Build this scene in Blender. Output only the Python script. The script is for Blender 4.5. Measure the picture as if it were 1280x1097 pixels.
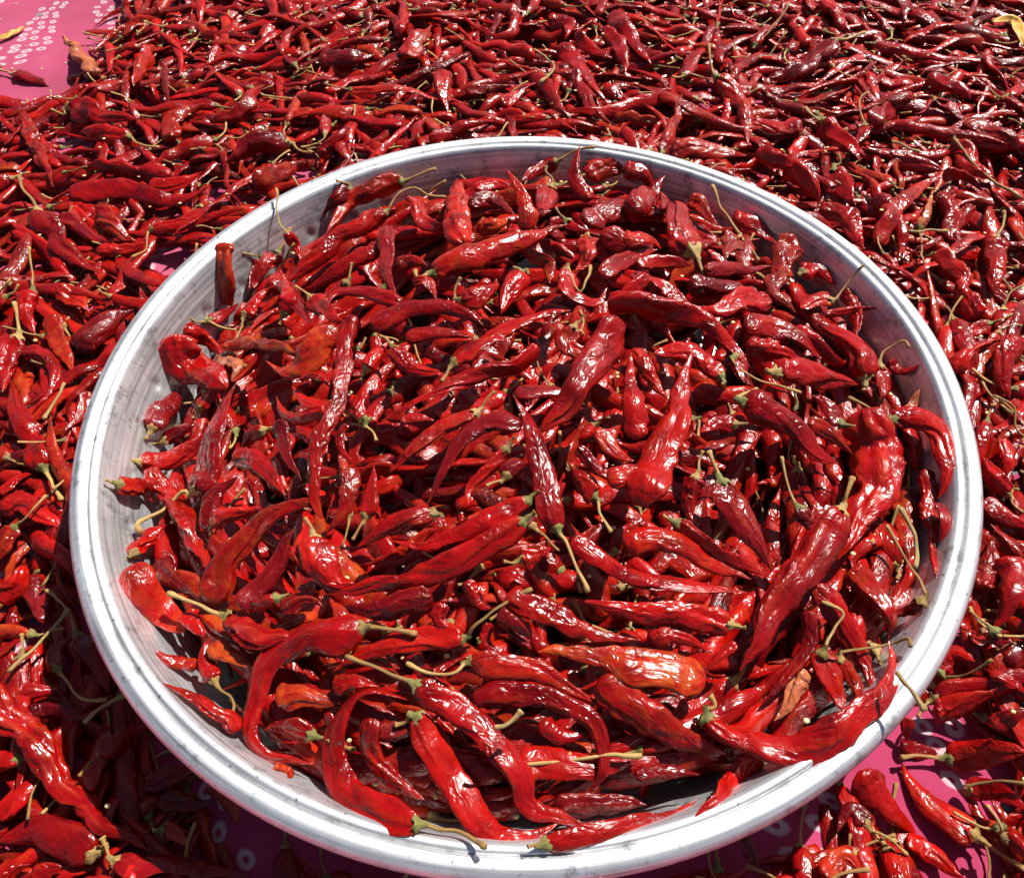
import bpy, math
import numpy as np
from mathutils import Matrix, Vector

# ------------------------------------------------------------------ camera, light, world
scene = bpy.context.scene
for o in list(bpy.data.objects):
    bpy.data.objects.remove(o, do_unlink=True)
COL = scene.collection

W_PX, H_PX, F_PX = 1280.0, 1097.0, 1000.0
PITCH, ROLL = math.radians(53.82), math.radians(-1.737)
CAM = np.array([-0.00583, -0.28217, 0.41805])
fw = np.array([0, math.cos(PITCH), -math.sin(PITCH)])
up0 = np.array([0, math.sin(PITCH), math.cos(PITCH)])
rt0 = np.array([1.0, 0, 0])
rt = math.cos(ROLL) * rt0 + math.sin(ROLL) * up0
up = -math.sin(ROLL) * rt0 + math.cos(ROLL) * up0
cam_d = bpy.data.cameras.new('camera')
cam = bpy.data.objects.new('camera', cam_d)
COL.objects.link(cam)
cam.matrix_world = Matrix(((rt[0], up[0], -fw[0], CAM[0]), (rt[1], up[1], -fw[1], CAM[1]),
                           (rt[2], up[2], -fw[2], CAM[2]), (0, 0, 0, 1)))
cam_d.sensor_fit = 'HORIZONTAL'
cam_d.sensor_width = 36.0
cam_d.lens = 36.0 * F_PX / W_PX
cam_d.clip_start = 0.01
cam_d.clip_end = 500
scene.camera = cam

SUN_AZ = math.radians(48)      # direction towards the sun, from +x towards +y
SUN_EL = math.radians(52)
sun_d = bpy.data.lights.new('sun', 'SUN')
sun_d.energy = 5.0
sun_d.angle = math.radians(0.53)
sun_d.color = (1.0, 0.96, 0.9)
sun = bpy.data.objects.new('sun', sun_d)
COL.objects.link(sun)
to_sun = Vector((math.cos(SUN_EL) * math.cos(SUN_AZ), math.cos(SUN_EL) * math.sin(SUN_AZ), math.sin(SUN_EL)))
sun.rotation_euler = to_sun.to_track_quat('Z', 'Y').to_euler()
sun.location = (2, 2, 3)

world = bpy.data.worlds.new('World')
scene.world = world
world.use_nodes = True
wn = world.node_tree.nodes
wl = world.node_tree.links
wn.clear()
sky = wn.new('ShaderNodeTexSky')
sky.sky_type = 'NISHITA'
sky.sun_disc = False
sky.sun_elevation = SUN_EL
sky.sun_rotation = math.pi / 2 - SUN_AZ
bg = wn.new('ShaderNodeBackground')
bg.inputs['Strength'].default_value = 0.05
wo = wn.new('ShaderNodeOutputWorld')
wl.new(sky.outputs[0], bg.inputs[0])
wl.new(bg.outputs[0], wo.inputs[0])

vs = scene.view_settings
vs.view_transform = 'Standard'
vs.look = 'None'
vs.exposure = 0.55
vs.gamma = 1.0
vs.use_curve_mapping = False

rng = np.random.default_rng(20240611)

def px_ray(p):
    p = np.asarray(p, float)
    d = fw + np.multiply.outer((p[..., 0] - W_PX / 2) / F_PX, rt) + np.multiply.outer((H_PX / 2 - p[..., 1]) / F_PX, up)
    return d                                   # depth 1 along the view axis

def project(P):
    q = np.asarray(P) - CAM
    z = q @ fw
    return np.stack([W_PX / 2 + F_PX * (q @ rt) / z, H_PX / 2 - F_PX * (q @ up) / z], -1), z

# ------------------------------------------------------------------ materials
def new_mat(name):
    m = bpy.data.materials.new(name)
    m.use_nodes = True
    nt = m.node_tree
    for n in list(nt.nodes):
        nt.nodes.remove(n)
    out = nt.nodes.new('ShaderNodeOutputMaterial')
    return m, nt, out

def node(nt, typ, **kw):
    n = nt.nodes.new(typ)
    for k, v in kw.items():
        if k.startswith('i_'):
            n.inputs[k[2:].replace('_', ' ')].default_value = v
        else:
            setattr(n, k, v)
    return n

def ramp(nt, src, stops):
    r = nt.nodes.new('ShaderNodeValToRGB')
    el = r.color_ramp.elements
    while len(el) < len(stops):
        el.new(0.5)
    for e, (p, c) in zip(el, stops):
        e.position = p
        e.color = (*c, 1)
    nt.links.new(src, r.inputs[0])
    return r

def mixrgb(nt, fac, a, b, mode='MIX'):
    m = nt.nodes.new('ShaderNodeMix')
    m.data_type = 'RGBA'
    m.blend_type = mode
    for sock, v in ((m.inputs[0], fac), (m.inputs[6], a), (m.inputs[7], b)):
        if isinstance(v, (int, float)):
            sock.default_value = v
        elif isinstance(v, tuple):
            sock.default_value = (*v, 1)
        else:
            nt.links.new(v, sock)
    return m.outputs[2]

def math_n(nt, op, a, b=0.0, c=None):
    m = nt.nodes.new('ShaderNodeMath')
    m.operation = op
    for i, v in enumerate((a, b) if c is None else (a, b, c)):
        if isinstance(v, (int, float)):
            m.inputs[i].default_value = v
        else:
            nt.links.new(v, m.inputs[i])
    return m.outputs[0]

def skin_material():
    m, nt, out = new_mat('chilli_skin')
    L = nt.links.new
    rest = node(nt, 'ShaderNodeAttribute', attribute_name='rest')
    tint = node(nt, 'ShaderNodeAttribute', attribute_name='tint')
    mp = node(nt, 'ShaderNodeMapping')
    mp.inputs['Scale'].default_value = (1, 1, 0.65)
    L(rest.outputs['Vector'], mp.inputs['Vector'])
    # mottling of the dried skin
    n1 = node(nt, 'ShaderNodeTexNoise', i_Scale=1.3, i_Detail=4.0, i_Roughness=0.6)
    L(mp.outputs[0], n1.inputs['Vector'])
    mott = ramp(nt, n1.outputs[0], [(0.3, (0.62, 0.55, 0.55)), (0.5, (1, 1, 1)), (0.72, (1.2, 1.4, 1.1))])
    base = mixrgb(nt, 1.0, tint.outputs['Color'], mott.outputs[0], 'MULTIPLY')
    # orange-yellow sun-bleached blotches (amount in the alpha of tint)
    n2 = node(nt, 'ShaderNodeTexNoise', i_Scale=1.7, i_Detail=3.0)
    L(rest.outputs['Vector'], n2.inputs['Vector'])
    bl = ramp(nt, n2.outputs[0], [(0.42, (0, 0, 0)), (0.62, (1, 1, 1))])
    f = math_n(nt, 'MULTIPLY', bl.outputs[0], tint.outputs['Alpha'])
    base = mixrgb(nt, f, base, (0.50, 0.10, 0.010))
    # thin straw veins along the length
    mp2 = node(nt, 'ShaderNodeMapping')
    mp2.inputs['Scale'].default_value = (5, 5, 0.35)
    L(rest.outputs['Vector'], mp2.inputs['Vector'])
    n3 = node(nt, 'ShaderNodeTexNoise', i_Scale=1.5, i_Detail=2.0)
    L(mp2.outputs[0], n3.inputs['Vector'])
    v = ramp(nt, n3.outputs[0], [(0.64, (0, 0, 0)), (0.78, (1, 1, 1))])
    base = mixrgb(nt, math_n(nt, 'MULTIPLY', v.outputs[0], 0.07), base, (0.48, 0.08, 0.02))
    n4 = node(nt, 'ShaderNodeTexNoise', i_Scale=0.55, i_Detail=2.0)
    L(rest.outputs['Vector'], n4.inputs['Vector'])
    sh = ramp(nt, n4.outputs[0], [(0.32, (0.58, 0.5, 0.5)), (0.5, (1, 1, 1)), (0.7, (1.12, 1.3, 1.0))])
    base = mixrgb(nt, 1.0, base, sh.outputs[0], 'MULTIPLY')
    rgn = node(nt, 'ShaderNodeAttribute', attribute_name='ridge')
    base = mixrgb(nt, math_n(nt, 'MULTIPLY', rgn.outputs['Fac'], 0.22), base, (0.58, 0.075, 0.012))
    # relief
    r1 = node(nt, 'ShaderNodeTexNoise', i_Scale=1.9, i_Detail=1.2, i_Roughness=0.4, i_Distortion=1.1)
    L(mp.outputs[0], r1.inputs['Vector'])
    rid = math_n(nt, 'ABSOLUTE', math_n(nt, 'SUBTRACT', r1.outputs[0], 0.5))
    r2 = node(nt, 'ShaderNodeTexNoise', i_Scale=13.0, i_Detail=4.0)
    L(rest.outputs['Vector'], r2.inputs['Vector'])
    msk = ramp(nt, n4.outputs[0], [(0.38, (1, 1, 1)), (0.62, (0.35, 0.35, 0.35))])
    mp3 = node(nt, 'ShaderNodeMapping')
    mp3.inputs['Scale'].default_value = (5.5, 5.5, 1.1)
    L(rest.outputs['Vector'], mp3.inputs['Vector'])
    r3 = node(nt, 'ShaderNodeTexNoise', i_Scale=1.0, i_Detail=3.0, i_Roughness=0.55, i_Distortion=0.5)
    L(mp3.outputs[0], r3.inputs['Vector'])
    rid3 = math_n(nt, 'ABSOLUTE', math_n(nt, 'SUBTRACT', r3.outputs[0], 0.5))
    hgt = math_n(nt, 'ADD', math_n(nt, 'ADD', math_n(nt, 'MULTIPLY', math_n(nt, 'MULTIPLY', rid, -2.3), msk.outputs[0]), math_n(nt, 'MULTIPLY', rid3, -0.36)), math_n(nt, 'MULTIPLY', r2.outputs[0], 0.03))
    bump = node(nt, 'ShaderNodeBump', i_Strength=0.5, i_Distance=0.0016)
    L(hgt, bump.inputs['Height'])
    n5 = node(nt, 'ShaderNodeTexNoise', i_Scale=0.16, i_Detail=3.0, i_Roughness=0.7)
    L(rest.outputs['Vector'], n5.inputs['Vector'])
    rr = ramp(nt, n5.outputs[0], [(0.32, (0.15,) * 3), (0.68, (0.34,) * 3)])
    p = node(nt, 'ShaderNodeBsdfPrincipled')
    L(base, p.inputs['Base Color'])
    L(rr.outputs[0], p.inputs['Roughness'])
    p.inputs['IOR'].default_value = 1.43
    p.inputs['Coat Weight'].default_value = 0.0
    p.inputs['Coat Roughness'].default_value = 0.16
    L(bump.outputs[0], p.inputs['Normal'])
    L(bump.outputs[0], p.inputs['Coat Normal'])
    tr = node(nt, 'ShaderNodeBsdfTranslucent')
    L(mixrgb(nt, 1.0, base, (1.5, 1.1, 0.8), 'MULTIPLY'), tr.inputs['Color'])
    mx = node(nt, 'ShaderNodeMixShader')
    mx.inputs[0].default_value = 0.08
    L(p.outputs[0], mx.inputs[1])
    L(tr.outputs[0], mx.inputs[2])
    L(mx.outputs[0], out.inputs[0])
    return m

def stalk_material():
    m, nt, out = new_mat('chilli_stalk')
    L = nt.links.new
    rest = node(nt, 'ShaderNodeAttribute', attribute_name='rest')
    tint = node(nt, 'ShaderNodeAttribute', attribute_name='tint')
    mp = node(nt, 'ShaderNodeMapping')
    mp.inputs['Scale'].default_value = (14, 14, 1.2)
    L(rest.outputs['Vector'], mp.inputs['Vector'])
    n1 = node(nt, 'ShaderNodeTexNoise', i_Scale=1.6, i_Detail=4.0)
    L(mp.outputs[0], n1.inputs['Vector'])
    c = ramp(nt, n1.outputs[0], [(0.3, (0.45, 0.38, 0.30)), (0.55, (1, 1, 1)), (0.75, (1.35, 1.3, 1.15))])
    base = mixrgb(nt, 1.0, tint.outputs['Color'], c.outputs[0], 'MULTIPLY')
    bump = node(nt, 'ShaderNodeBump', i_Strength=0.7, i_Distance=0.0008)
    L(n1.outputs[0], bump.inputs['Height'])
    p = node(nt, 'ShaderNodeBsdfPrincipled', i_Roughness=0.6)
    L(base, p.inputs['Base Color'])
    L(bump.outputs[0], p.inputs['Normal'])
    L(p.outputs[0], out.inputs[0])
    return m

def aluminium_material():
    m, nt, out = new_mat('worn_aluminium')
    L = nt.links.new
    tc = node(nt, 'ShaderNodeTexCoord')
    sx = node(nt, 'ShaderNodeSeparateXYZ')
    L(tc.outputs['Object'], sx.inputs[0])
    ang = math_n(nt, 'ARCTAN2', sx.outputs[1], sx.outputs[0])
    rad = math_n(nt, 'SQRT', math_n(nt, 'ADD', math_n(nt, 'POWER', sx.outputs[0], 2.0), math_n(nt, 'POWER', sx.outputs[1], 2.0)))
    cb = node(nt, 'ShaderNodeCombineXYZ')
    L(math_n(nt, 'MULTIPLY', ang, 1.2), cb.inputs[0])
    L(math_n(nt, 'MULTIPLY', rad, 420.0), cb.inputs[1])
    L(math_n(nt, 'MULTIPLY', sx.outputs[2], 420.0), cb.inputs[2])
    spin = node(nt, 'ShaderNodeTexNoise', i_Scale=1.0, i_Detail=5.0, i_Roughness=0.65)
    L(cb.outputs[0], spin.inputs['Vector'])
    blot = node(nt, 'ShaderNodeTexNoise', i_Scale=26.0, i_Detail=6.0, i_Roughness=0.65)
    L(tc.outputs['Object'], blot.inputs['Vector'])
    speck = node(nt, 'ShaderNodeTexNoise', i_Scale=260.0, i_Detail=3.0)
    L(tc.outputs['Object'], speck.inputs['Vector'])
    c1 = ramp(nt, spin.outputs[0], [(0.32, (0.44, 0.44, 0.45)), (0.58, (0.90, 0.90, 0.91))])
    c2 = ramp(nt, blot.outputs[0], [(0.32, (0.62, 0.62, 0.62)), (0.56, (1, 1, 1))])
    c3 = ramp(nt, speck.outputs[0], [(0.27, (0.3, 0.28, 0.26)), (0.33, (1, 1, 1))])
    base = mixrgb(nt, 1.0, c1.outputs[0], c2.outputs[0], 'MULTIPLY')
    base = mixrgb(nt, 0.8, base, c3.outputs[0], 'MULTIPLY')
    sp2 = node(nt, 'ShaderNodeTexNoise', i_Scale=70.0, i_Detail=8.0, i_Roughness=0.75)
    L(tc.outputs['Object'], sp2.inputs['Vector'])
    c4 = ramp(nt, sp2.outputs[0], [(0.36, (0.42, 0.40, 0.38)), (0.46, (1, 1, 1))])
    base = mixrgb(nt, 0.75, base, c4.outputs[0], 'MULTIPLY')
    rr = ramp(nt, blot.outputs[0], [(0.3, (0.56,) * 3), (0.7, (0.42,) * 3)])
    hb = math_n(nt, 'ADD', math_n(nt, 'MULTIPLY', spin.outputs[0], 0.5), math_n(nt, 'MULTIPLY', blot.outputs[0], 0.6))
    bump = node(nt, 'ShaderNodeBump', i_Strength=0.5, i_Distance=0.0006)
    L(hb, bump.inputs['Height'])
    p = node(nt, 'ShaderNodeBsdfPrincipled', i_Metallic=0.78)
    L(base, p.inputs['Base Color'])
    L(rr.outputs[0], p.inputs['Roughness'])
    L(bump.outputs[0], p.inputs['Normal'])
    L(p.outputs[0], out.inputs[0])
    return m

def cloth_material():
    m, nt, out = new_mat('tie_dyed_cotton')
    L = nt.links.new
    tc = node(nt, 'ShaderNodeTexCoord')
    # tie-dye dots lie on curved rows: warp the cloth coordinates, then one ring per cell
    wn_ = node(nt, 'ShaderNodeTexNoise', i_Scale=3.2, i_Detail=1.0)
    L(tc.outputs['Object'], wn_.inputs['Vector'])
    sub = node(nt, 'ShaderNodeVectorMath', operation='SUBTRACT')
    L(wn_.outputs['Color'], sub.inputs[0])
    sub.inputs[1].default_value = (0.5, 0.5, 0.5)
    sc = node(nt, 'ShaderNodeVectorMath', operation='SCALE')
    L(sub.outputs[0], sc.inputs[0])
    sc.inputs['Scale'].default_value = 0.22
    ad = node(nt, 'ShaderNodeVectorMath', operation='ADD')
    L(tc.outputs['Object'], ad.inputs[0])
    L(sc.outputs[0], ad.inputs[1])
    vo = node(nt, 'ShaderNodeTexVoronoi', i_Scale=70.0, i_Randomness=0.45)
    vo.voronoi_dimensions = '2D'
    L(ad.outputs[0], vo.inputs['Vector'])
    wob = node(nt, 'ShaderNodeTexNoise', i_Scale=160.0, i_Detail=2.0)
    L(tc.outputs['Object'], wob.inputs['Vector'])
    d = math_n(nt, 'ADD', vo.outputs['Distance'], math_n(nt, 'MULTIPLY', math_n(nt, 'SUBTRACT', wob.outputs[0], 0.5), 0.16))
    ring = ramp(nt, d, [(0.08, (0, 0, 0)), (0.16, (0.9, 0.9, 0.9)), (0.26, (0.85, 0.85, 0.85)), (0.38, (0, 0, 0))])
    ring.color_ramp.interpolation = 'EASE'
    # only some rows carry dots
    wv = node(nt, 'ShaderNodeTexWave', i_Scale=3.4, i_Distortion=5.0, i_Detail=1.0)
    wv.inputs['Detail Scale'].default_value = 1.2
    L(vo.outputs['Position'], wv.inputs['Vector'])
    row = ramp(nt, wv.outputs[0], [(0.60, (0, 0, 0)), (0.66, (1, 1, 1))])
    row.color_ramp.interpolation = 'CONSTANT'
    mask = math_n(nt, 'MULTIPLY', ring.outputs[0], row.outputs[0])
    sep = node(nt, 'ShaderNodeSeparateColor')
    L(vo.outputs['Color'], sep.inputs[0])
    dotc = ramp(nt, sep.outputs[0], [(0.0, (0.66, 0.52, 0.54)), (0.86, (0.66, 0.52, 0.54)), (0.87, (0.05, 0.30, 0.30)), (0.96, (0.55, 0.34, 0.05))])
    dotc.color_ramp.interpolation = 'CONSTANT'
    n1 = node(nt, 'ShaderNodeTexNoise', i_Scale=9.0, i_Detail=5.0)
    L(tc.outputs['Object'], n1.inputs['Vector'])
    pink = ramp(nt, n1.outputs[0], [(0.3, (0.36, 0.014, 0.070)), (0.55, (0.50, 0.030, 0.12)), (0.75, (0.60, 0.10, 0.20))])
    base = mixrgb(nt, mask, pink.outputs[0], dotc.outputs[0])
    we = node(nt, 'ShaderNodeTexWave', i_Scale=900.0)
    L(tc.outputs['Object'], we.inputs['Vector'])
    we2 = node(nt, 'ShaderNodeTexWave', i_Scale=900.0, bands_direction='Y')
    L(tc.outputs['Object'], we2.inputs['Vector'])
    bump = node(nt, 'ShaderNodeBump', i_Strength=0.5, i_Distance=0.0004)
    L(math_n(nt, 'ADD', math_n(nt, 'ADD', we.outputs[0], we2.outputs[0]), math_n(nt, 'MULTIPLY', n1.outputs[0], 30.0)), bump.inputs['Height'])
    p = node(nt, 'ShaderNodeBsdfPrincipled', i_Roughness=0.85)
    p.inputs['Sheen Weight'].default_value = 0.2
    L(base, p.inputs['Base Color'])
    L(bump.outputs[0], p.inputs['Normal'])
    L(p.outputs[0], out.inputs[0])
    return m

def earth_material():
    m, nt, out = new_mat('packed_earth')
    L = nt.links.new
    tc = node(nt, 'ShaderNodeTexCoord')
    n1 = node(nt, 'ShaderNodeTexNoise', i_Scale=6.0, i_Detail=8.0)
    L(tc.outputs['Object'], n1.inputs['Vector'])
    c = ramp(nt, n1.outputs[0], [(0.3, (0.16, 0.12, 0.09)), (0.7, (0.30, 0.24, 0.18))])
    p = node(nt, 'ShaderNodeBsdfPrincipled', i_Roughness=0.9)
    L(c.outputs[0], p.inputs['Base Color'])
    L(p.outputs[0], out.inputs[0])
    return m

SKIN, STALK, ALU, CLOTH, EARTH = skin_material(), stalk_material(), aluminium_material(), cloth_material(), earth_material()

def leaf_material():
    m, nt, out = new_mat('dry_leaf')
    L = nt.links.new
    tc = node(nt, 'ShaderNodeTexCoord')
    n1 = node(nt, 'ShaderNodeTexNoise', i_Scale=120.0, i_Detail=4.0)
    L(tc.outputs['Object'], n1.inputs['Vector'])
    c = ramp(nt, n1.outputs[0], [(0.3, (0.42, 0.20, 0.02)), (0.7, (0.66, 0.40, 0.05))])
    p = node(nt, 'ShaderNodeBsdfPrincipled', i_Roughness=0.55)
    L(c.outputs[0], p.inputs['Base Color'])
    L(p.outputs[0], out.inputs[0])
    return m
LEAF = leaf_material()

def seed_material():
    m, nt, out = new_mat('chilli_seed')
    p = node(nt, 'ShaderNodeBsdfPrincipled', i_Roughness=0.5)
    n1 = node(nt, 'ShaderNodeTexNoise', i_Scale=300.0)
    c = ramp(nt, n1.outputs[0], [(0.3, (0.60, 0.40, 0.14)), (0.7, (0.78, 0.62, 0.32))])
    nt.links.new(c.outputs[0], p.inputs['Base Color'])
    nt.links.new(p.outputs[0], out.inputs[0])
    return m
SEED = seed_material()

# ------------------------------------------------------------------ noise and mesh helpers
TAB = rng.random((32, 32, 32)).astype(np.float32)

def vnoise(p):
    p = np.asarray(p)
    i = np.floor(p).astype(int)
    f = p - i
    f = f * f * (3 - 2 * f)
    i &= 31
    j = (i + 1) & 31
    x0, y0, z0 = i[..., 0], i[..., 1], i[..., 2]
    x1, y1, z1 = j[..., 0], j[..., 1], j[..., 2]
    fx, fy, fz = f[..., 0], f[..., 1], f[..., 2]
    a = TAB[x0, y0, z0] * (1 - fx) + TAB[x1, y0, z0] * fx
    b = TAB[x0, y1, z0] * (1 - fx) + TAB[x1, y1, z0] * fx
    c = TAB[x0, y0, z1] * (1 - fx) + TAB[x1, y0, z1] * fx
    d = TAB[x0, y1, z1] * (1 - fx) + TAB[x1, y1, z1] * fx
    a = a * (1 - fy) + b * fy
    c = c * (1 - fy) + d * fy
    return (a * (1 - fz) + c * fz) * 2 - 1

def unit(v):
    return v / np.maximum(np.linalg.norm(v, axis=-1, keepdims=True), 1e-9)

def spline(P, n):
    P = np.asarray(P, float)
    if len(P) == 2:
        P = np.array([P[0], (P[0] + P[1]) / 2, P[1]])
    seg = np.maximum(np.linalg.norm(np.diff(P, axis=0), axis=1), 1e-6)
    t = np.concatenate([[0], np.cumsum(seg)])
    m = np.zeros_like(P)
    m[1:-1] = ((P[1:-1] - P[:-2]) / seg[:-1, None] * seg[1:, None] + (P[2:] - P[1:-1]) / seg[1:, None] * seg[:-1, None]) / (seg[:-1] + seg[1:])[:, None]
    m[0] = 1.5 * (P[1] - P[0]) / seg[0] - 0.5 * m[1]
    m[-1] = 1.5 * (P[-1] - P[-2]) / seg[-1] - 0.5 * m[-2]
    u = np.linspace(0, t[-1], 8 * n)
    k = np.clip(np.searchsorted(t, u, side='right') - 1, 0, len(seg) - 1)
    h = seg[k]
    s = ((u - t[k]) / h)[:, None]
    h = h[:, None]
    Q = (2 * s**3 - 3 * s**2 + 1) * P[k] + (s**3 - 2 * s**2 + s) * h * m[k] + (-2 * s**3 + 3 * s**2) * P[k + 1] + (s**3 - s**2) * h * m[k + 1]
    l = np.concatenate([[0], np.cumsum(np.linalg.norm(np.diff(Q, axis=0), axis=1))])
    w = np.linspace(0, l[-1], n)
    return np.stack([np.interp(w, l, Q[:, c]) for c in range(3)], 1), l[-1]

def tube_faces(nl, na):
    i = np.arange(nl - 1)[:, None] * na
    a = np.arange(na)[None, :]
    b = (a + 1) % na
    return np.stack([i + a, i + b, i + na + b, i + na + a], -1).reshape(-1, 4)

class Buf:
    """collects quads with the attributes 'rest', 'tint' and a material index"""
    def __init__(self):
        self.v, self.f, self.r, self.t, self.m, self.g, self.n = [], [], [], [], [], [], 0
    def add(self, v, f, rest, tint, mi=0, ridge=None):
        self.g.append(np.zeros(len(v)) if ridge is None else ridge)
        self.v.append(v); self.f.append(f + self.n); self.r.append(rest)
        self.t.append(np.broadcast_to(np.asarray(tint, float), (len(v), 4)))
        self.m.append(np.full(len(f), mi)); self.n += len(v)
    def mesh(self, name, mats, origin=(0, 0, 0)):
        v = np.concatenate(self.v) - np.asarray(origin); f = np.concatenate(self.f)
        me = bpy.data.meshes.new(name)
        me.vertices.add(len(v)); me.vertices.foreach_set('co', v.astype(np.float32).ravel())
        me.loops.add(len(f) * 4); me.loops.foreach_set('vertex_index', f.astype(np.int32).ravel())
        me.polygons.add(len(f)); me.polygons.foreach_set('loop_start', np.arange(0, len(f) * 4, 4, dtype=np.int32))
        me.polygons.foreach_set('use_smooth', np.ones(len(f), bool))
        for m in mats:
            me.materials.append(m)
        me.polygons.foreach_set('material_index', np.concatenate(self.m).astype(np.int32))
        a = me.attributes.new('rest', 'FLOAT_VECTOR', 'POINT'); a.data.foreach_set('vector', np.concatenate(self.r).astype(np.float32).ravel())
        a = me.attributes.new('tint', 'FLOAT_COLOR', 'POINT'); a.data.foreach_set('color', np.concatenate(self.t).astype(np.float32).ravel())
        a = me.attributes.new('ridge', 'FLOAT', 'POINT'); a.data.foreach_set('value', np.concatenate(self.g).astype(np.float32).ravel())
        me.update(calc_edges=True)
        return me

def frames(C, hint):
    T = unit(np.gradient(C, axis=0))
    N = hint - (T * hint).sum(1)[:, None] * T
    bad = np.linalg.norm(N, axis=1) < 0.25
    if bad.any():
        alt = np.array([1.0, 0.2, 0.1])
        Na = alt - (T * alt).sum(1)[:, None] * T
        N[bad] = Na[bad]
    N = unit(N)
    for i in range(1, len(N)):                  # keep the frame from flipping
        n = N[i] + 1.2 * (N[i - 1] - (N[i - 1] @ T[i]) * T[i])
        N[i] = n / max(np.linalg.norm(n), 1e-9)
    B = np.cross(T, N)
    return T, N, B

def chilli_body(ctrl, width, seed, hint, nl=56, na=28, crinkle=0.5, blunt=False, flat=None, tail=False):
    """the hollow dried pod: a tapering flattened tube with creases, dents and crumples; metres"""
    g = np.random.default_rng(seed)
    C, Lg = spline(ctrl, nl)
    u = np.linspace(0, 1, nl)
    o = g.random(3) * 30
    # small wander of the axis
    wob = np.stack([vnoise(np.stack([u * Lg * 60 + o[0], np.full(nl, o[1] + k * 7.3), np.full(nl, o[2])], -1)) for k in range(3)], 1)
    C = C + wob * width * (0.10 + 0.12 * crinkle) * np.minimum(1, np.minimum(u, 1 - u) * 6)[:, None]
    T, N, B = frames(C, hint)
    pw = g.uniform(1.8, 3.4)
    prof = (1 - u ** pw) ** (0.45 if blunt else 0.88) * (1.0 - (0.0 if blunt else 0.12) * u)
    prof = np.maximum(prof, 0.05 if not blunt else 0.12) * (0.52 + 0.48 * np.clip(u / 0.09, 0, 1) ** 0.6)
    prof *= 1 + (0.07 + 0.07 * crinkle) * vnoise(np.stack([u * Lg * 75 + o[1], np.full(nl, o[0]), np.full(nl, o[2])], -1))
    for _ in range(g.integers(0, 2 + int(1.5 * min(crinkle, 1)))):       # pinches where the pod collapsed
        prof = prof * (1 - g.uniform(0.05, 0.10 + 0.12 * crinkle) * np.exp(-((u - g.uniform(0.12, 0.95)) * Lg / (width * g.uniform(0.10, 0.30))) ** 2))
    prof /= prof.max()
    R = width * 0.5 * prof
    flat = g.uniform(0.36, 0.62) if flat is None else flat
    fl = np.clip(flat + 0.22 * vnoise(np.stack([u * Lg * 40 + o[2], np.full(nl, o[1]), np.full(nl, o[0])], -1)), 0.3, 0.95)
    tw = g.uniform(0.5, 1.3) * vnoise(np.stack([u * Lg * 22 + o[0], np.full(nl, o[2]), np.full(nl, o[1])], -1)) + g.uniform(-0.35, 0.35)
    a = np.linspace(0, 2 * np.pi, na, endpoint=False)
    A = np.broadcast_to(a, (nl, na))
    U = np.broadcast_to(u[:, None], (nl, na))
    S = U * Lg
    k = 1.0 / max(width, 0.006)
    ca, sa = np.cos(A), np.sin(A)
    disp = np.zeros((nl, na))
    for j in range(4):                           # long creases running down the pod
        aj = g.uniform(0, 2 * np.pi) + 1.1 * vnoise(np.stack([S * 45 + o[j % 3], S * 0 + o[(j + 1) % 3] + j * 3.1, S * 0], -1))
        dp = g.uniform(0.20, 0.48) * (0.6 + 0.7 * vnoise(np.stack([S * 55 + o[j % 3] + 9, S * 0 + j * 5.7, S * 0 + o[0]], -1)))
        w_ = g.uniform(0.14, 0.40)
        d_ = (A - aj + np.pi) % (2 * np.pi) - np.pi
        disp -= np.maximum(dp, 0) * np.exp(-(d_ / w_) ** 2)
    q = np.stack([ca * 0.9 + o[0], sa * 0.9 + o[1], S * k * 1.15 + o[2]], -1)
    disp += (0.07 + 0.12 * crinkle) * vnoise(q * 1.1)
    q2 = q * np.array([1.9, 1.9, 1.5]) + 0.6 * vnoise(q * 1.7 + 11)[..., None]
    disp += (0.05 + 0.34 * crinkle) * (0.32 - np.abs(vnoise(q2)))
    q3 = q * 5.1 + 5
    disp += (0.008 + 0.09 * crinkle) * (0.3 - np.abs(vnoise(q3)))
    rr = np.maximum(1 + disp, 0.2)
    sg = lambda x, e: np.sign(x) * np.abs(x) ** e
    e = g.uniform(0.95, 1.4)
    col_ = np.clip(0.30 + 0.55 * vnoise(np.stack([S * 50 + o[1], S * 0 + o[2], np.where(sa > 0, 0.0, 5.3) + S * 0], -1)), 0, 0.75) * g.uniform(0.5, 1.1)
    edge = 1 + (0.05 + 0.16 * crinkle) * vnoise(np.stack([S * k * 2.1 + o[2], np.where(ca > 0, 0.0, 7.7) + S * 0, S * 0 + o[0]], -1)) * np.abs(ca)
    x = R[:, None] * rr * sg(ca, e) * edge
    y = R[:, None] * rr * sg(sa, e) * np.maximum(fl[:, None], 0) * (1 - np.clip(col_, 0, 0.8) * sa * sa * np.clip(U * 8, 0, 1)) * 1.12
    ct, st = np.cos(tw)[:, None], np.sin(tw)[:, None]
    x, y = x * ct - y * st, x * st + y * ct
    V = C[:, None] + x[..., None] * B[:, None] + y[..., None] * N[:, None]
    rest = np.stack([ca * R[:, None] * 100 + o[0], sa * R[:, None] * 100 + o[1], S * 100 + o[2]], -1)
    V = V.reshape(-1, 3); rest = rest.reshape(-1, 3)
    F = tube_faces(nl, na)
    # closed ends
    e0 = C[0] - T[0] * R[0] * 0.25
    e1 = C[-1] + T[-1] * R[-1] * 0.8
    n0 = len(V)
    V = np.concatenate([V, [e0, e1]]); rest = np.concatenate([rest, [rest[0], rest[-1]]])
    ai = np.arange(0, na, 2)
    cap0 = np.stack([np.full(len(ai), n0), (ai + 2) % na, (ai + 1) % na, ai], 1)
    b = (nl - 1) * na
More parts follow.
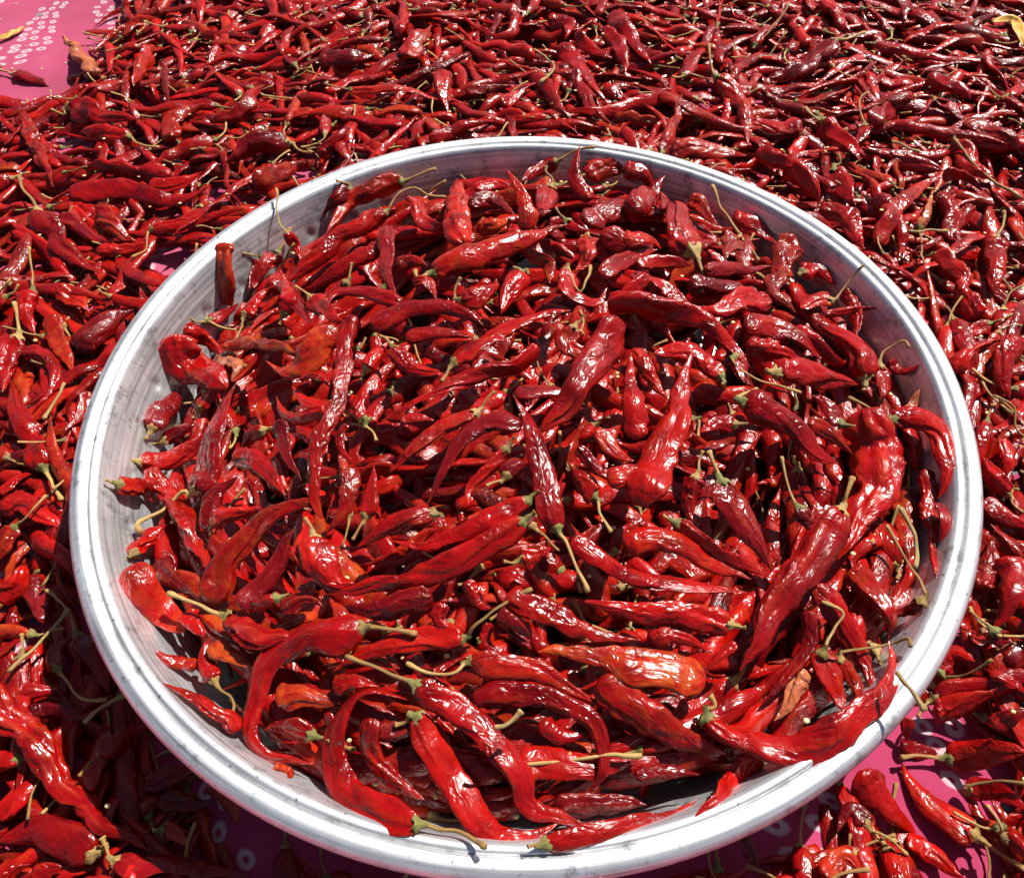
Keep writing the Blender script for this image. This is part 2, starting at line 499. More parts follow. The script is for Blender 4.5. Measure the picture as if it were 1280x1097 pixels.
    cap1 = np.stack([np.full(len(ai), n0 + 1), b + ai, b + (ai + 1) % na, b + (ai + 2) % na], 1)
    F = np.concatenate([F, cap0, cap1])
    sm = (disp + np.roll(disp, 2, 1) + np.roll(disp, -2, 1) + np.roll(disp, 3, 1) + np.roll(disp, -3, 1)) / 5
    rg = np.clip((disp - sm) * 7 - 0.25, 0, 1) * 0.9
    rg = np.maximum(rg, np.clip((U - 0.92) / 0.06, 0, 1) * g.uniform(0.2, 1.0))
    rg = np.concatenate([rg.ravel(), [0, 0.6]])
    return V, F, rest, C, T, R, Lg, rg

def lathe_along(C, R, hint, na, seed, rough=0.12):
    g = np.random.default_rng(seed)
    nl = len(C)
    T, N, B = frames(C, hint)
    a = np.linspace(0, 2 * np.pi, na, endpoint=False)
    o = g.random(3) * 30
    s = np.concatenate([[0], np.cumsum(np.linalg.norm(np.diff(C, axis=0), axis=1))])
    q = np.stack([np.broadcast_to(np.cos(a) + o[0], (nl, na)), np.broadcast_to(np.sin(a) + o[1], (nl, na)), np.broadcast_to(s[:, None] * 180 + o[2], (nl, na))], -1)
    rr = R[:, None] * (1 + rough * vnoise(q * 1.6) + rough * 0.7 * np.sin(a * 5 + o[0]))
    V = C[:, None] + (rr * np.cos(a))[..., None] * B[:, None] + (rr * np.sin(a))[..., None] * N[:, None]
    rest = np.stack([np.broadcast_to(np.cos(a) * 0.3 + o[0], (nl, na)), np.broadcast_to(np.sin(a) * 0.3 + o[1], (nl, na)), np.broadcast_to(s[:, None] * 100 + o[2], (nl, na))], -1)
    V = V.reshape(-1, 3); rest = rest.reshape(-1, 3)
    F = tube_faces(nl, na)
    n0 = len(V)
    V = np.concatenate([V, [C[0], C[-1]]]); rest = np.concatenate([rest, [rest[0], rest[-1]]])
    ai = np.arange(0, na, 2)
    b = (nl - 1) * na
    F = np.concatenate([F, np.stack([np.full(len(ai), n0), (ai + 2) % na, (ai + 1) % na, ai], 1),
                        np.stack([np.full(len(ai), n0 + 1), b + ai, b + (ai + 1) % na, b + (ai + 2) % na], 1)])
    return V, F, rest

def calyx_shape(base, axis, R0, rs, hint, seed, na=20):
    """the dry cap: a ragged five-toothed cup on the shoulder that funnels into the stalk"""
    g = np.random.default_rng(seed)
    Rc = R0 * g.uniform(0.95, 1.15)
    t = np.array([-0.75, -0.35, 0.05, 0.35, 0.62, 1.0, 1.5]) * max(R0, 0.003)
    rr = np.array([1.05, 1.08, 0.95, 0.70, 0.45, 0.0, 0.0]) * Rc
    rr[5] = max(rs * 1.55, 0.28 * Rc); rr[6] = rs * 1.15
    C = base + t[:, None] * axis
    T, N, B = frames(C, hint)
    a = np.linspace(0, 2 * np.pi, na, endpoint=False)
    V = np.zeros((len(t), na, 3))
    teeth = 0.5 + 0.5 * np.cos(5 * a + g.uniform(0, 6))
    for i in range(len(t)):
        sh = t[i] + (0.55 * R0 * (1 - teeth) if i == 0 else 0.2 * R0 * (1 - teeth) if i == 1 else 0)
        rj = rr[i] * (1 + 0.10 * np.sin(5 * a + 1) + 0.09 * g.standard_normal(na) * (i < 4))
        V[i] = base + np.multiply.outer(sh * np.ones(na), axis) + (rj * np.cos(a))[:, None] * B[i] + (rj * np.sin(a) * 0.85)[:, None] * N[i]
    o = g.random(3) * 30
    rest = np.stack([np.broadcast_to(np.cos(a) * 0.4 + o[0], V.shape[:2]), np.broadcast_to(np.sin(a) * 0.4 + o[1], V.shape[:2]), np.broadcast_to(t[:, None] * 100 + o[2], V.shape[:2])], -1)
    return V.reshape(-1, 3), tube_faces(len(t), na), rest.reshape(-1, 3)

def stalk_shape(pts, rs, hint, seed, nl=16, na=8):
    C, Lg = spline(pts, nl)
    u = np.linspace(0, 1, nl)
    R = rs * (1.15 - 0.35 * np.sin(np.pi * np.clip(u * 1.1, 0, 1)) + 0.42 * np.clip((u - 0.86) / 0.1, 0, 1))
    R[-1] *= 0.75
    q = np.random.default_rng(seed + 5).random(3) * 30
    C = C + np.stack([vnoise(np.stack([u * Lg * 110 + q[0], np.full(nl, q[1] + 3.7 * c), np.full(nl, q[2])], -1)) for c in range(3)], 1) * 0.0011 * np.minimum(1, u * 4)[:, None]
    return lathe_along(C, R, hint, na, seed, 0.13)

RED = [(0.37, 0.0030, 0.0028), (0.32, 0.0024, 0.0030), (0.40, 0.0042, 0.0025), (0.27, 0.0024, 0.0030), (0.39, 0.0038, 0.0028), (0.35, 0.0030, 0.0026)]
DARK = [(0.19, 0.0022, 0.004), (0.23, 0.0022, 0.0045), (0.17, 0.0022, 0.004)]
def tint_for(g, opts=''):
    if 'd' in opts:
        c = DARK[g.integers(len(DARK))]; al = 0.0
    elif 'p' in opts:
        c = (0.48, 0.14, 0.07); al = 0.4
    elif 'O' in opts:
        c = (0.42, 0.012, 0.004); al = 0.5
    elif 'o' in opts:
        c = (0.38, 0.010, 0.005); al = g.uniform(0.25, 0.45)
    else:
        c = RED[g.integers(len(RED))]; al = 0.15 if g.random() < 0.15 else 0.0
    k = g.uniform(0.72, 1.1)
    return (c[0] * k, c[1] * k, c[2] * k, al)
def stalk_tint(g):
    c = [(0.52, 0.29, 0.085), (0.42, 0.22, 0.065), (0.36, 0.20, 0.055), (0.60, 0.37, 0.12)][g.integers(4)]
    return (*c, 0)
def calyx_tint(g):
    c = [(0.36, 0.22, 0.06), (0.26, 0.17, 0.045), (0.19, 0.17, 0.035), (0.44, 0.29, 0.09), (0.22, 0.20, 0.045)][g.integers(5)]
    return (*c, 0)

# ------------------------------------------------------------------ the setting: ground, cloth, tray
def link(o, parent=None):
    COL.objects.link(o)
    if parent is not None:
        o.parent = parent
    return o

def tag(o, label=None, cat=None, group=None, kind=None):
    for k, v in (('label', label), ('category', cat), ('group', group), ('kind', kind)):
        if v:
            o[k] = v
    return o

me = bpy.data.meshes.new('ground')
me.from_pydata([(-60, -60, 0), (60, -60, 0), (60, 60, 0), (-60, 60, 0)], [], [(0, 1, 2, 3)])
me.materials.append(EARTH)
gr = link(bpy.data.objects.new('ground', me)); gr.location.z = -0.012
tag(gr, kind='structure')

def cloth_z(x, y):
    p = np.stack([x * 3.1, y * 3.1, np.zeros_like(x)], -1)
    h = 0.004 * vnoise(p) + 0.005 * (0.5 - np.abs(vnoise(p * 2.3 + 4))) + 0.0035 * (0.4 - np.abs(vnoise(p * 5.1 + 9))) + 0.001 * vnoise(p * 9)
    k = np.clip((np.hypot(x, y) - 0.20) / 0.08, 0, 1)
    return h * k * k * (3 - 2 * k)
nx, ny = 400, 360
gx, gy = np.meshgrid(np.linspace(-1.9, 1.9, nx), np.linspace(-1.0, 2.3, ny))
cv = np.stack([gx, gy, cloth_z(gx, gy)], -1).reshape(-1, 3)
ii = (np.arange(ny - 1)[:, None] * nx + np.arange(nx - 1)[None, :]).ravel()
top = np.stack([ii, ii + 1, ii + nx + 1, ii + nx], 1)
me = bpy.data.meshes.new('patterned_cloth')
me.from_pydata(cv.tolist(), [], top.tolist())
me.polygons.foreach_set('use_smooth', np.ones(len(top), bool))
me.materials.append(CLOTH)
cl = link(bpy.data.objects.new('patterned_cloth', me))
md = cl.modifiers.new('thickness', 'SOLIDIFY'); md.thickness = 0.0012; md.offset = -1
tag(cl, 'bright pink tie-dyed cotton cloth with white ring dots, spread under the chillies', 'cloth')

# tray: r, z profile of the spun bowl and of its rolled double rim
TRAY_Z = 0.0015
wall = [(0.0, 0.0030), (0.06, 0.0030), (0.12, 0.0030), (0.170, 0.0032), (0.189, 0.0036), (0.196, 0.0050), (0.201, 0.0085), (0.2035, 0.0120)]
wr = np.linspace(0, 1, 30)[1:]
wall += [(0.2035 + (0.2243 - 0.2035) * t, 0.0120 + (0.0715 - 0.0120) * t) for t in wr]
LIP = [(0.2252, 0.0742), (0.2260, 0.0758), (0.2272, 0.0770), (0.2286, 0.0774), (0.2298, 0.0771), (0.2306, 0.0764)]
def wall_r(z):
    return np.interp(z, [p[1] for p in wall[4:]], [p[0] for p in wall[4:]])

def revolve(profile, na, dents=None):
    pr = np.array(profile)
    a = np.linspace(0, 2 * np.pi, na, endpoint=False)
    rad = np.broadcast_to(pr[:, 0][:, None], (len(pr), na)).copy()
    zz = np.broadcast_to(pr[:, 1][:, None], (len(pr), na)).copy()
    rad *= 1 + 0.0022 * np.sin(2 * a + 0.6) + 0.0012 * np.sin(3 * a + 2.0) + 0.0007 * np.sin(7 * a)
    zz = zz + (pr[:, 1][:, None] / 0.078) * (0.0007 * np.sin(3 * a + 1) + 0.0005 * np.sin(5 * a))
    if dents is not None:
        rad = rad + dents(pr, a)
    V = np.stack([rad * np.cos(a), rad * np.sin(a), zz], -1)
    return V

def dents(pr, a):
    d = np.zeros((len(pr), len(a)))
    for row, (z0, n, ph) in enumerate([(0.052, 44, 0.0), (0.030, 44, 0.07)]):
        for k in range(n):
            g = np.random.default_rng(row * 100 + k)
            ac = 2 * np.pi * k / n + ph + g.normal(0, 0.008)
            da = ((a - ac + np.pi) % (2 * np.pi) - np.pi) * 0.21
            dz = pr[:, 1] - (z0 + g.normal(0, 0.0015))
            rr2 = (da[None, :] / 0.0034) ** 2 + (dz[:, None] / 0.0042) ** 2
            d += 0.0024 * g.uniform(0.6, 1.2) * np.exp(-rr2 * 1.4) * ((pr[:, 1] > 0.011)[:, None])
    return d

tray = link(bpy.data.objects.new('metal_tray', None)); tray.location = (0, 0, TRAY_Z)
tray.empty_display_size = 0.05
tag(tray, 'large round aluminium tray with a rolled double rim, heaped with red chillies', 'tray')
NA = 720
def shell(name, profile, dents=None, closed=False, parent=tray):
    V = revolve(profile, NA, dents)
    f = tube_faces(len(profile), NA)
    if closed:
        i = np.arange(NA); b = (len(profile) - 1) * NA
        f = np.concatenate([f, np.stack([b + i, b + (i + 1) % NA, (i + 1) % NA, i], 1)])
    me = bpy.data.meshes.new(name)
    me.from_pydata(V.reshape(-1, 3).tolist(), [], f.tolist())
    me.polygons.foreach_set('use_smooth', np.ones(len(f), bool))
    me.materials.append(ALU)
    return link(bpy.data.objects.new(name, me), parent)
outer = [(r + (0.0014 if z > 0.006 else 0.0), z - 0.0014) for r, z in wall[1:] + LIP[:2]][::-1]
inner = [(max(r, 0.0005), z) for r, z in wall + LIP]
shell('bowl', inner + outer[:1] + outer[1:] + [(0.0005, 0.0018)], dents)
rim = [(0.2295, 0.0743), (0.2302, 0.0757), (0.2311, 0.0768), (0.2325, 0.0778), (0.2345, 0.0783), (0.2367, 0.0780), (0.2386, 0.0768), (0.2398, 0.0748),
       (0.2402, 0.0724), (0.2394, 0.0705), (0.2375, 0.0695), (0.2352, 0.0699), (0.2328, 0.0716), (0.2308, 0.0731)]
shell('rolled_rim', rim, closed=True)

# ------------------------------------------------------------------ chillies that nobody could count: layer on the cloth, filling of the tray
CELL = 0.003
HX0, HY0, HX1, HY1 = -1.6, -0.45, 1.6, 1.55
hw, hh = int((HX1 - HX0) / CELL), int((HY1 - HY0) / CELL)
XX = HX0 + (np.arange(hw) + 0.5) * CELL
YY = HY0 + (np.arange(hh) + 0.5) * CELL
mx_, my_ = np.meshgrid(XX, YY, indexing='ij')
rad_ = np.hypot(mx_, my_)
H = cloth_z(mx_, my_)
in_tray = rad_ < 0.2255
H[in_tray] = np.interp(rad_[in_tray], [p[0] for p in wall], [p[1] for p in wall])
H[(rad_ >= 0.2255) & (rad_ < 0.242)] = 0.080

def heap_z(r, az):
    z = np.interp(r, [0, 0.05, 0.10, 0.14, 0.17, 0.19, 0.205, 0.22, 0.30], [0.108, 0.106, 0.098, 0.088, 0.079, 0.073, 0.069, 0.064, 0.064])
    a = np.degrees(az)
    low = np.maximum(np.exp(-((a + 180) / 38) ** 2) + np.exp(-((a - 180) / 38) ** 2), 0.15 * np.exp(-((a + 105) / 42) ** 2))
    return z - 0.026 * low * np.clip((r - 0.11) / 0.08, 0, 1)

def cells(P):
    return (np.clip(((P[:, 0] - HX0) / CELL).astype(int), 0, hw - 1), np.clip(((P[:, 1] - HY0) / CELL).astype(int), 0, hh - 1))

DISC = [(i, j) for i in range(-2, 3) for j in range(-2, 3) if i * i + j * j <= 4]
def stamp(C, r):
    ci, cj = cells(C)
    for i, j in DISC:
        d2 = (i * i + j * j) * CELL * CELL
        if d2 > (1.2 * r.max()) ** 2:
            continue
        np.maximum.at(H, (np.clip(ci + i, 0, hw - 1), np.clip(cj + j, 0, hh - 1)), C[:, 2] + np.sqrt(np.maximum(r * r - d2, 0)) * 0.8)

# bare patches of cloth, in photo pixels: x, y, radius, chance of staying bare
BARE = [(20, 15, 112, 0.985), (110, 5, 62, 0.97), (10, 90, 60, 0.96), (60, 75, 42, 0.95), (60, 150, 34, 0.9), (200, 118, 26, 0.9), (378, 212, 30, 1.0), (205, 325, 32, 1.0),
        (1165, 1040, 68, 1.0), (1210, 1065, 66, 1.0), (1170, 925, 60, 1.0), (1225, 1000, 40, 1.0), (305, 1040, 42, 1.0), (480, 135, 28, 0.9), (600, 128, 28, 0.9), (1145, 60, 30, 0.9), (1125, 95, 26, 0.9),
        (60, 190, 24, 0.8), (1150, 960, 40, 1.0), (1195, 700, 18, 0.8), (230, 120, 22, 0.8), (60, 250, 18, 0.8)]
BARE = np.array(BARE)

PROTO = []
def local_chain(g):
    Ln = float(np.clip(g.normal(0.082, 0.018), 0.042, 0.125))
    s = np.linspace(-0.5, 0.5, 9)
    bend = g.normal(0, 0.55)
    hook = g.uniform(0.6, 1.6) * (1 if g.random() < 0.5 else -1) if g.random() < 0.25 else 0
    th = bend * s + hook * np.clip(s - 0.1, 0, 1) ** 1 * 2
    dx, dy = np.cos(th), np.sin(th)
    x = np.concatenate([[0], np.cumsum((dx[1:] + dx[:-1]) / 2)]); y = np.concatenate([[0], np.cumsum((dy[1:] + dy[:-1]) / 2)])
    P = np.stack([x, y], 1) * Ln / 8
    P -= P.mean(0)
    return P, Ln

fill = []           # accepted ones: chain, width, seed, in tray?
def settle(P2, width, cx, cy, rot, sink, maxz=None):
    c, s = math.cos(rot), math.sin(rot)
    X = cx + P2[:, 0] * c - P2[:, 1] * s
    Y = cy + P2[:, 0] * s + P2[:, 1] * c
    C = np.stack([X, Y, np.zeros(9)], 1)
    ci, cj = cells(C)
    h = H[ci, cj]
    t = np.linspace(-1, 1, 9)
    A, Bq = np.meshgrid(np.arange(5), np.arange(4, 9), indexing='ij')
    ta, tb, ha, hb = t[A], t[Bq], h[A], h[Bq]
    den = np.where(tb - ta < 1e-6, 1, tb - ta)
    z0 = np.where(tb - ta < 1e-6, ha, ha + (hb - ha) * (0 - ta) / den)
    k = np.unravel_index(np.argmax(z0), z0.shape)
    sl = (hb[k] - ha[k]) / den[k] if tb[k] - ta[k] > 1e-6 else 0.0
    sl = float(np.clip(sl, -0.018, 0.018))
    z = z0[k] + sl * t
    z = np.maximum(0.55 * z + 0.45 * (h + z0[k]) / 2, 0)       # pods sag a little
    rr = width * 0.5 * np.array([0.75, 0.95, 1, 0.97, 0.9, 0.8, 0.66, 0.48, 0.25])
    C[:, 2] = z + rr * 0.55 - sink
    return C, rr

poly = px_ray(np.array([[-150, -95], [1430, -95], [1430, 1260], [-150, 1260]]))
tt = -CAM[2] / poly[:, 2]
poly = CAM + tt[:, None] * poly
def in_view(x, y):
    px, z = project(np.array([[x, y, 0.02]]))
    return (-150 < px[0, 0] < 1430) and (-95 < px[0, 1] < 1260), px[0]

g = np.random.default_rng(5)
# tray filling
for k in range(4600):
    edge_ = k % 2 == 0
    r = g.uniform(0.155, 0.216) if edge_ else 0.212 * math.sqrt(g.random()); th = g.uniform(0, 2 * np.pi)
    cx, cy = r * math.cos(th), r * math.sin(th)
    P2, Ln = local_chain(g)
    P2 = P2 * 1.12; Ln *= 1.12
    rot_ = th + math.pi / 2 + g.normal(0, 0.5) + (math.pi if g.random() < 0.5 else 0) if edge_ else g.uniform(0, 2 * np.pi)
    w = g.uniform(0.0105, 0.0155)
    C, rr = settle(P2, w, cx, cy, rot_, 0.003)
    rc = np.hypot(C[:, 0], C[:, 1])
    if (rc + rr * 0.3 > wall_r(np.clip(C[:, 2], 0.004, 0.07))).any():
        continue
    if (C[:, 2] > heap_z(rc, np.arctan2(C[:, 1], C[:, 0])) - np.interp(rc, [0.12, 0.16, 0.195], [0.058, 0.030, 0.003])).any():
        continue
    stamp(C, rr * 0.75)
    fill.append((C, w, int(g.integers(1 << 30)), True))
n_tray = len(fill)
# layer on the cloth
x0, x1, y0, y1 = max(poly[:, 0].min(), HX0 + .05), min(poly[:, 0].max(), HX1 - .05), max(poly[:, 1].min(), HY0 + .05), min(poly[:, 1].max(), HY1 - .05)
tries = 0
area_n = 27000
while tries < area_n:
    tries += 1
    cx, cy = g.uniform(x0, x1), g.uniform(y0, y1)
    if math.hypot(cx, cy) < 0.215:
        continue
    ok, px = in_view(cx, cy)
    if not ok:
        continue
    d = np.hypot(BARE[:, 0] - px[0], (BARE[:, 1] - px[1]) * 1.3)
    hit = d < BARE[:, 2]
    if hit.any() and g.random() < BARE[hit, 3].max():
        continue
    P2, Ln = local_chain(g)
    w = g.uniform(0.0085, 0.0140)
    ci, cj = cells(np.array([[cx, cy]]))
    left = np.clip((500 - px[0]) / 500, 0, 1)
    target = 0.026 - 0.012 * left
    if H[max(ci[0] - 3, 0):ci[0] + 4, max(cj[0] - 3, 0):cj[0] + 4].mean() > target:
        continue
    C, rr = settle(P2, w, cx, cy, g.uniform(0, 2 * np.pi), 0.0025)
    rc = np.hypot(C[:, 0], C[:, 1])
    if ((rc - rr < 0.2425) & (C[:, 2] > 0.05)).any() or (rc - rr < wall_r(np.clip(C[:, 2] - 0.004, 0.004, 0.07)) + 0.003).any():
        continue
    if C[:, 2].max() > target + 0.022:
        continue
    pp, _ = project(C)
    dd = np.hypot(BARE[:, 0][None] - pp[:, 0][:, None], (BARE[:, 1][None] - pp[:, 1][:, None]) * 1.3)
    if ((dd < BARE[:, 2] * 0.72) & (BARE[:, 3] > 0.92)).any() and g.random() < 0.92:
        continue
    stamp(C, rr * 0.75)
    fill.append((C, w, int(g.integers(1 << 30)), False))
print('filling', n_tray, 'layer', len(fill) - n_tray)

def blur(A, k):
    out = A.copy()
    for ax in (0, 1):
        acc = np.zeros_like(out)
        for s in range(-k, k + 1):
            acc += np.roll(out, s, axis=ax)
        out = acc / (2 * k + 1)
    return out
HG = H.copy()
HG[rad_ < 0.245] = 0.02
HS = blur(HG, 3)

# ------------------------------------------------------------------ traced chillies
REG = {'A': (80, 160, 3.2), 'B': (420, 160, 3.2), 'C': (780, 160, 2.783), 'D': (80, 460, 3.2), 'E': (420, 460, 3.2), 'F': (780, 460, 2.783),
       'G': (180, 720, 2.909), 'H': (560, 720, 2.91), 'I': (880, 720, 2.91), 'J': (0, 0, 3.2), 'K': (400, 0, 2.909), 'L': (840, 0, 2.909),
       'M': (0, 300, 2.742), 'N': (0, 700, 2.7625), 'O': (1080, 360, 2.495), 'P': (0, 0, 1.0)}
